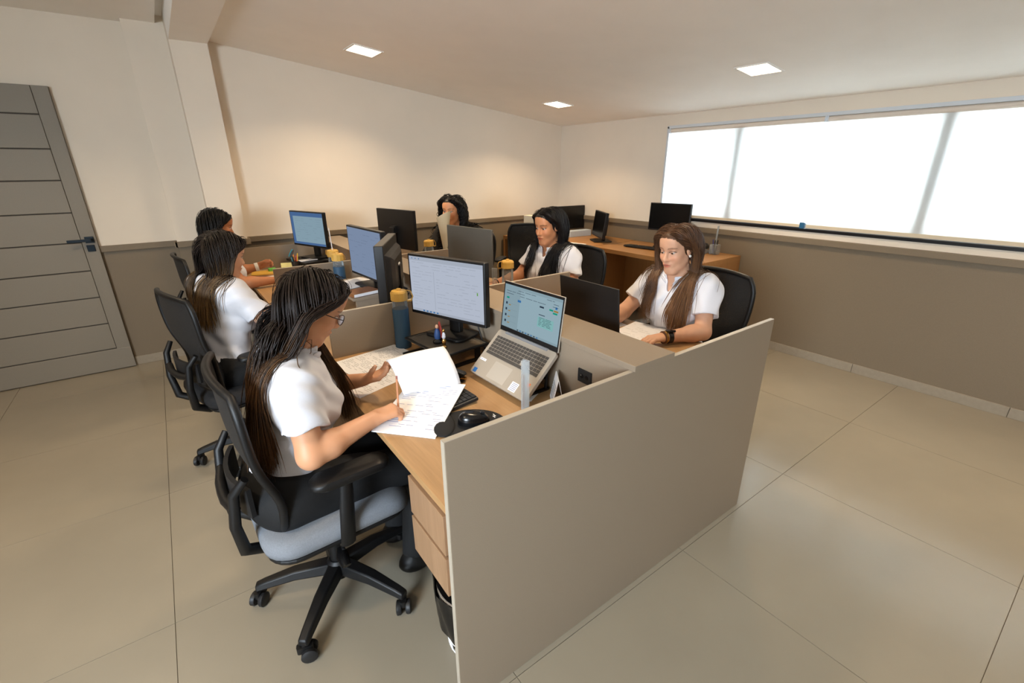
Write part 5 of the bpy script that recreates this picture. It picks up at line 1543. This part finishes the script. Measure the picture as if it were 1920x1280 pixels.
# glasses
def glasses(J):
    H, RH, s = J['H'], J['RH'], J['hs']
    P = lambda x, y, z: tuple(H + RH @ (V3(x, y, z) * s) - J['_org'])
    g = MB()
    for sg in (-1, 1):
        pts = [P(.100 - .004 * abs(math.cos(a)), sg * .034 + .025 * math.cos(a), -.002 + .018 * math.sin(a)) for a in np.linspace(0, 2 * PI, 25)]
        g.tube(pts, .0016, 6, caps=False)
        g.tube([P(.096, sg * .058, .004), P(.06, sg * .078, .004), P(.0, sg * .0815, .004), P(-.03, sg * .080, -.012)], .0016, 6)
    g.tube([P(.0995, -.010, .003), P(.106, 0, .006), P(.0995, .010, .003)], .0016, 6)
    fr_ = obj('glasses', g, mat('glasses_frame', (40, 26, 24), .3), J['_root'], smooth=60)
    for sg in (-1, 1):
        lm = MB(); pts = [P(.099 - .004 * abs(math.cos(a)), sg * .034 + .024 * math.cos(a), -.002 + .017 * math.sin(a)) for a in np.linspace(0, 2 * PI, 20, endpoint=False)]
        lm.add(pts, [tuple(range(20))])
        obj('lens', lm, clear_mat('lens_glass', (246, 248, 250), -.02, .03), fr_)
glasses(J1)

# pencil in the writing hand
t = thing('pencil', 'wooden pencil held upright in the writing hand', 'pencil', (.506, 1.372, .757))
pa, pb = V3(0, 0, 0), V3(.035, .075, .125)
pd = nrm(pb - pa)
obj('shaft', MB().tube([pa + pd * .016, pb - pd * .012], .0036, 6), mat('pencil_wood', (196, 136, 98), .5), t)
obj('tip', MB().tube([pa, pa + pd * .016], [.0006, .0036], 8), mat('pencil_tip', (222, 186, 140), .6), t)
obj('eraser_end', MB().tube([pb - pd * .012, pb], .0037, 8), mat('pencil_end', (150, 96, 84), .5), t)

# --- woman at right, brown hair
J4 = dict(pel=V3(2.190, 1.430, .575), N=V3(2.125, 1.420, 1.025), H=V3(2.068, 1.418, 1.180), RH=rotm(math.radians(181), math.radians(10), math.radians(-3)), hs=.93,
          SL=V3(2.140, 1.262, .985), SR=V3(2.140, 1.575, .985), EL=V3(2.050, 1.200, .795), ER=V3(1.985, 1.660, .800),
          WL=V3(1.850, 1.275, .790), WR=V3(1.760, 1.600, .800),
          handL=(V3(-.9, .25, -.02), V3(0, 0, -1), V3(.2, 1, 0), dict(curl=(.35, .35, .25), thumb=(.8, .45, .15))),
          handR=(V3(-.95, -.1, .0), V3(0, 0, -1), V3(0, -1, 0), dict(curl=(.35, .35, .25))),
          brow=(98, 68, 46), gaze=V3(.93, .05, -.22), hem=.06, seed=4)
sit_legs(J4, (-1, 0), .36)
make_person(J4, 'woman with long brown hair in white polo shirt, watch on wrist, at right', SK_C, (86, 58, 38), (120, 82, 50), h=.0036)
make_hair(J4, (82, 55, 36), (132, 92, 56), n=3000, length=.46, part=-.004, seed=11, steps=24, width=.0018, tip_mix=.6, comb_back=.45, hug=.1,
          target=lambda q: (2.015, 1.335) if q[1] > 0 else ((2.02, 1.515) if q[0] > .0 else (2.2, 1.50)), tj=.034, xlim=((.012, -.014), (.030, .012)))

# watch, bracelets, ear stud and shirt lettering
def band(J, sd, fr_, r, w_, m, name, sub=None, label=None):
    E, W = J['E' + sd], J['W' + sd]; ax = nrm(W - E); c = E + (W - E) * fr_
    p = [c - ax * w_ / 2, c + ax * w_ / 2]
    o = obj(name, MB().tube([tuple(q - J['_org']) for q in p], [r, r], 20), m, J['_root'], bevel=.001, smooth=40)
    if label: o['label'] = label
    return o, c, ax
wb, c, ax = band(J4, 'L', .90, .0335, .022, m_black, 'watch_strap')
oc = c + nrm(np.cross(ax, V3(0, 0, 1))) * -.012 + V3(0, 0, .032) - J4['_org']
wface = MB().cbox((0, 0, 0), (.034, .040, .011), T(*oc) @ Rz(math.atan2(ax[1], ax[0])) @ Rx(.3))
obj('watch_face', wface, m_black_g, wb, bevel=.004)
for k, f_ in enumerate((1.0, 1.045)):
    band(J4, 'L', f_, .0315, .008, mat('bracelet_gold', (170, 128, 60), .3, metal=.8) if k == 0 else mat('bracelet_leather', (96, 60, 40), .6), 'bracelet')
es = J4['H'] + J4['RH'] @ (V3(-.002, .083, -.034) * .93) - J4['_org']
obj('ear_stud', MB().lathe([(.001, -.007), (.006, -.004), (.007, 0), (.006, .004), (.001, .007)], 12, tuple(es)), mat('pearl', (240, 236, 226), .25), J4['_root'], smooth=60)
def shirt_text(J, txt, pos_l, size, parent_name, mm):
    cu = bpy.data.curves.new('lettering', 'FONT'); cu.body = txt; cu.size = size; cu.extrude = .0004; cu.align_x = 'CENTER'
    o = bpy.data.objects.new('lettering', cu); COL.objects.link(o)
    dg = bpy.context.evaluated_depsgraph_get(); me = bpy.data.meshes.new_from_object(o.evaluated_get(dg)); bpy.data.objects.remove(o)
    me.name = 'lettering'
    R = frame_of(J['SL'], J['SR'], J['pel'], J['N']); f, l, u = R.T
    # ray-march on the shirt field for the seat of the letters
    prs = [p for p in torso_prims(J, J.get('loose', .010))[0]]
    vs = np.array([v.co[:] for v in me.vertices])
    base = J['N'] + l * pos_l[0] + u * pos_l[1] + f * .3
    P = base + np.outer(-(-vs[:, 0]), l) * 1 + np.outer(vs[:, 1], u)
    P = base + np.outer(vs[:, 0], l) + np.outer(vs[:, 1], u)
    for _ in range(40):
        d = sdf_points(prs, P); P = P - np.outer(np.maximum(d - .0075 - vs[:, 2], 0) * .8, f)
    me.vertices.foreach_set('co', (P - J['_org']).astype(F32).ravel()); me.update()
    sh = [c_ for c_ in J['_root'].children if c_.name.startswith(parent_name)][0]
    return link('lettering', me, mm, sh)
m_navy = mat('navy_print', (34, 40, 62), .7)
shirt_text(J4, 'EAD', (.105, -.115), .024, 'polo_shirt', m_navy)
shirt_text(J4, '.........', (.105, -.128), .014, 'polo_shirt', m_navy)

# --- woman with black hair at right middle
J5 = dict(pel=V3(2.190, 2.480, .575), N=V3(2.140, 2.465, 1.040), H=V3(2.090, 2.455, 1.198), RH=rotm(math.radians(186), math.radians(8), 0), hs=.95,
          SL=V3(2.160, 2.300, 1.000), SR=V3(2.150, 2.625, 1.000), EL=V3(2.120, 2.215, .810), ER=V3(2.010, 2.690, .820),
          WL=V3(1.93, 2.28, .790), WR=V3(1.80, 2.680, .800),
          handL=(V3(-.9, .25, -.02), V3(0, 0, -1), V3(.2, 1, 0), dict(curl=(.35, .35, .25))),
          handR=(V3(-.95, -.1, .0), V3(0, 0, -1), V3(0, -1, 0), dict(curl=(.35, .35, .25))),
          brow=(24, 18, 16), gaze=V3(1, .0, -.15), hem=.06, seed=5, bust=1.1, loose=.016)
sit_legs(J5, (-1, 0), .36)
make_person(J5, 'woman with straight black hair in white polo shirt, seen in three-quarter profile', SK_B, (16, 13, 13), (22, 18, 18), h=.0040)
make_hair(J5, (15, 12, 13), (24, 20, 20), n=2200, length=.46, part=-.012, seed=21, steps=22, width=.0022, tip_mix=.3, comb_back=.40, hug=.1,
          target=lambda q: ((2.045, 2.385) if q[0] > -.05 else (2.21, 2.42)) if q[1] > -.012 else ((2.05, 2.56) if q[0] > .0 else (2.22, 2.52)), tj=.036, xlim=((.018, .0), (.020, .004)))

# --- woman with curly black hair in dark clothes, rear right
J6 = dict(pel=V3(2.090, 3.640, .600), N=V3(2.020, 3.600, 1.080), H=V3(1.965, 3.570, 1.238), RH=rotm(math.radians(214), math.radians(4), 0), hs=.93,
          SL=V3(2.120, 3.470, 1.035), SR=V3(1.960, 3.745, 1.035), EL=V3(2.030, 3.400, .840), ER=V3(1.830, 3.780, .840),
          WL=V3(1.850, 3.450, .800), WR=V3(1.680, 3.700, .800),
          handL=(V3(-.9, .3, -.02), V3(0, 0, -1), V3(.2, 1, 0), dict(curl=(.35, .35, .25))),
          handR=(V3(-.95, -.2, .0), V3(0, 0, -1), V3(0, -1, 0), dict(curl=(.35, .35, .25))),
          brow=(20, 16, 14), gaze=V3(1, .1, 0), hem=.05, seed=6)
sit_legs(J6, (-.9, -.2), .34)
make_person(J6, 'woman with curly black hair in dark clothes near the back wall', (214, 150, 106), (12, 10, 10), (18, 15, 14), h=.0046, shirt_mat=mat('dark_jacket', (30, 28, 26), .85, bump=.1), sleeves=1.0)
make_hair(J6, (12, 10, 10), (22, 18, 16), n=900, length=.44, part=0, seed=31, steps=30, width=.0034, curl=.017, pull=lambda q: V3(-.15, -.2, 0), vol=.012, tip_mix=.3, hug=.05)

# --- woman on the left row, seen from behind
J2 = dict(pel=V3(.100, 2.800, .575), N=V3(.150, 2.820, 1.020), H=V3(.200, 2.835, 1.155), RH=rotm(math.radians(22), math.radians(16), math.radians(-3)), hs=.95,
          SL=V3(.085, 2.975, .975), SR=V3(.205, 2.675, .975), EL=V3(.220, 3.04, .790), ER=V3(.330, 2.600, .800),
          WL=V3(.43, 2.93, .790), WR=V3(.540, 2.700, .795),
          handL=(V3(.95, -.1, 0), V3(0, 0, -1), V3(0, -1, 0), dict(curl=(.35, .35, .25))),
          handR=(V3(.9, .2, 0), V3(0, 0, -1), V3(0, 1, 0), dict(curl=(.35, .35, .25))),
          gaze=V3(1, 0, -.2), hem=.06, seed=8, loose=.014)
sit_legs(J2, (1, .1), .42)
make_person(J2, 'woman in white polo shirt on the left row, straight hair lightening to blonde tips', SK_C, (34, 26, 20), (120, 92, 56), h=.0042)
make_hair(J2, (34, 25, 20), (140, 108, 68), n=2600, length=.40, part=0, seed=41, steps=20, width=.0020, target=lambda q: (.075, 2.765) if q[1] < 0 else (.06, 2.86), tj=.035, tip_mix=.55, comb_back=.6, hug=.10, xlim=((.02, .02), (.015, -.01)))

# --- woman at the far left against the pilaster
J3 = dict(pel=V3(.180, 4.020, .575), N=V3(.240, 4.020, 1.030), H=V3(.285, 4.030, 1.190), RH=rotm(math.radians(8), math.radians(16), 0), hs=.95,
          SL=V3(.225, 4.180, .990), SR=V3(.235, 3.865, .990), EL=V3(.370, 4.260, .810), ER=V3(.345, 3.820, .800),
          WL=V3(.520, 4.250, .830), WR=V3(.560, 3.800, .795),
          handL=(V3(.85, -.1, .25), V3(.2, -.9, -.2), V3(.2, 0, .9), dict(curl=(.6, .8, .5), thumb=(.8, .3, .5))),
          handR=(V3(.95, .1, 0), V3(0, 0, -1), V3(0, 1, 0), dict(curl=(.35, .35, .25))),
          gaze=V3(1, 0, -.35), hem=.06, seed=9, bust=1.25, loose=.02)
sit_legs(J3, (1, 0), .40)
make_person(J3, 'woman with black hair at the rear left, white wristband, facing the far monitor', SK_D, (14, 11, 11), (22, 18, 17), h=.0046)
make_hair(J3, (14, 11, 11), (22, 18, 17), n=1500, length=.40, part=0, seed=51, steps=18, width=.0026, target=lambda q: (.14, 3.97) if q[1] < 0 else (.13, 4.07), tj=.03, tip_mix=.3, comb_back=.6, hug=.10, xlim=((.02, .02), (.015, -.01)))

# end of people

wb3, _, _ = band(J3, 'L', .93, .034, .026, mat('white_band', (225, 222, 214), .6), 'wristband')
wb5, _, _ = band(J5, 'R', .96, .031, .008, m_black, 'bracelet')
shirt_text(J5, '-', (.10, -.11), .03, 'polo_shirt', m_navy)
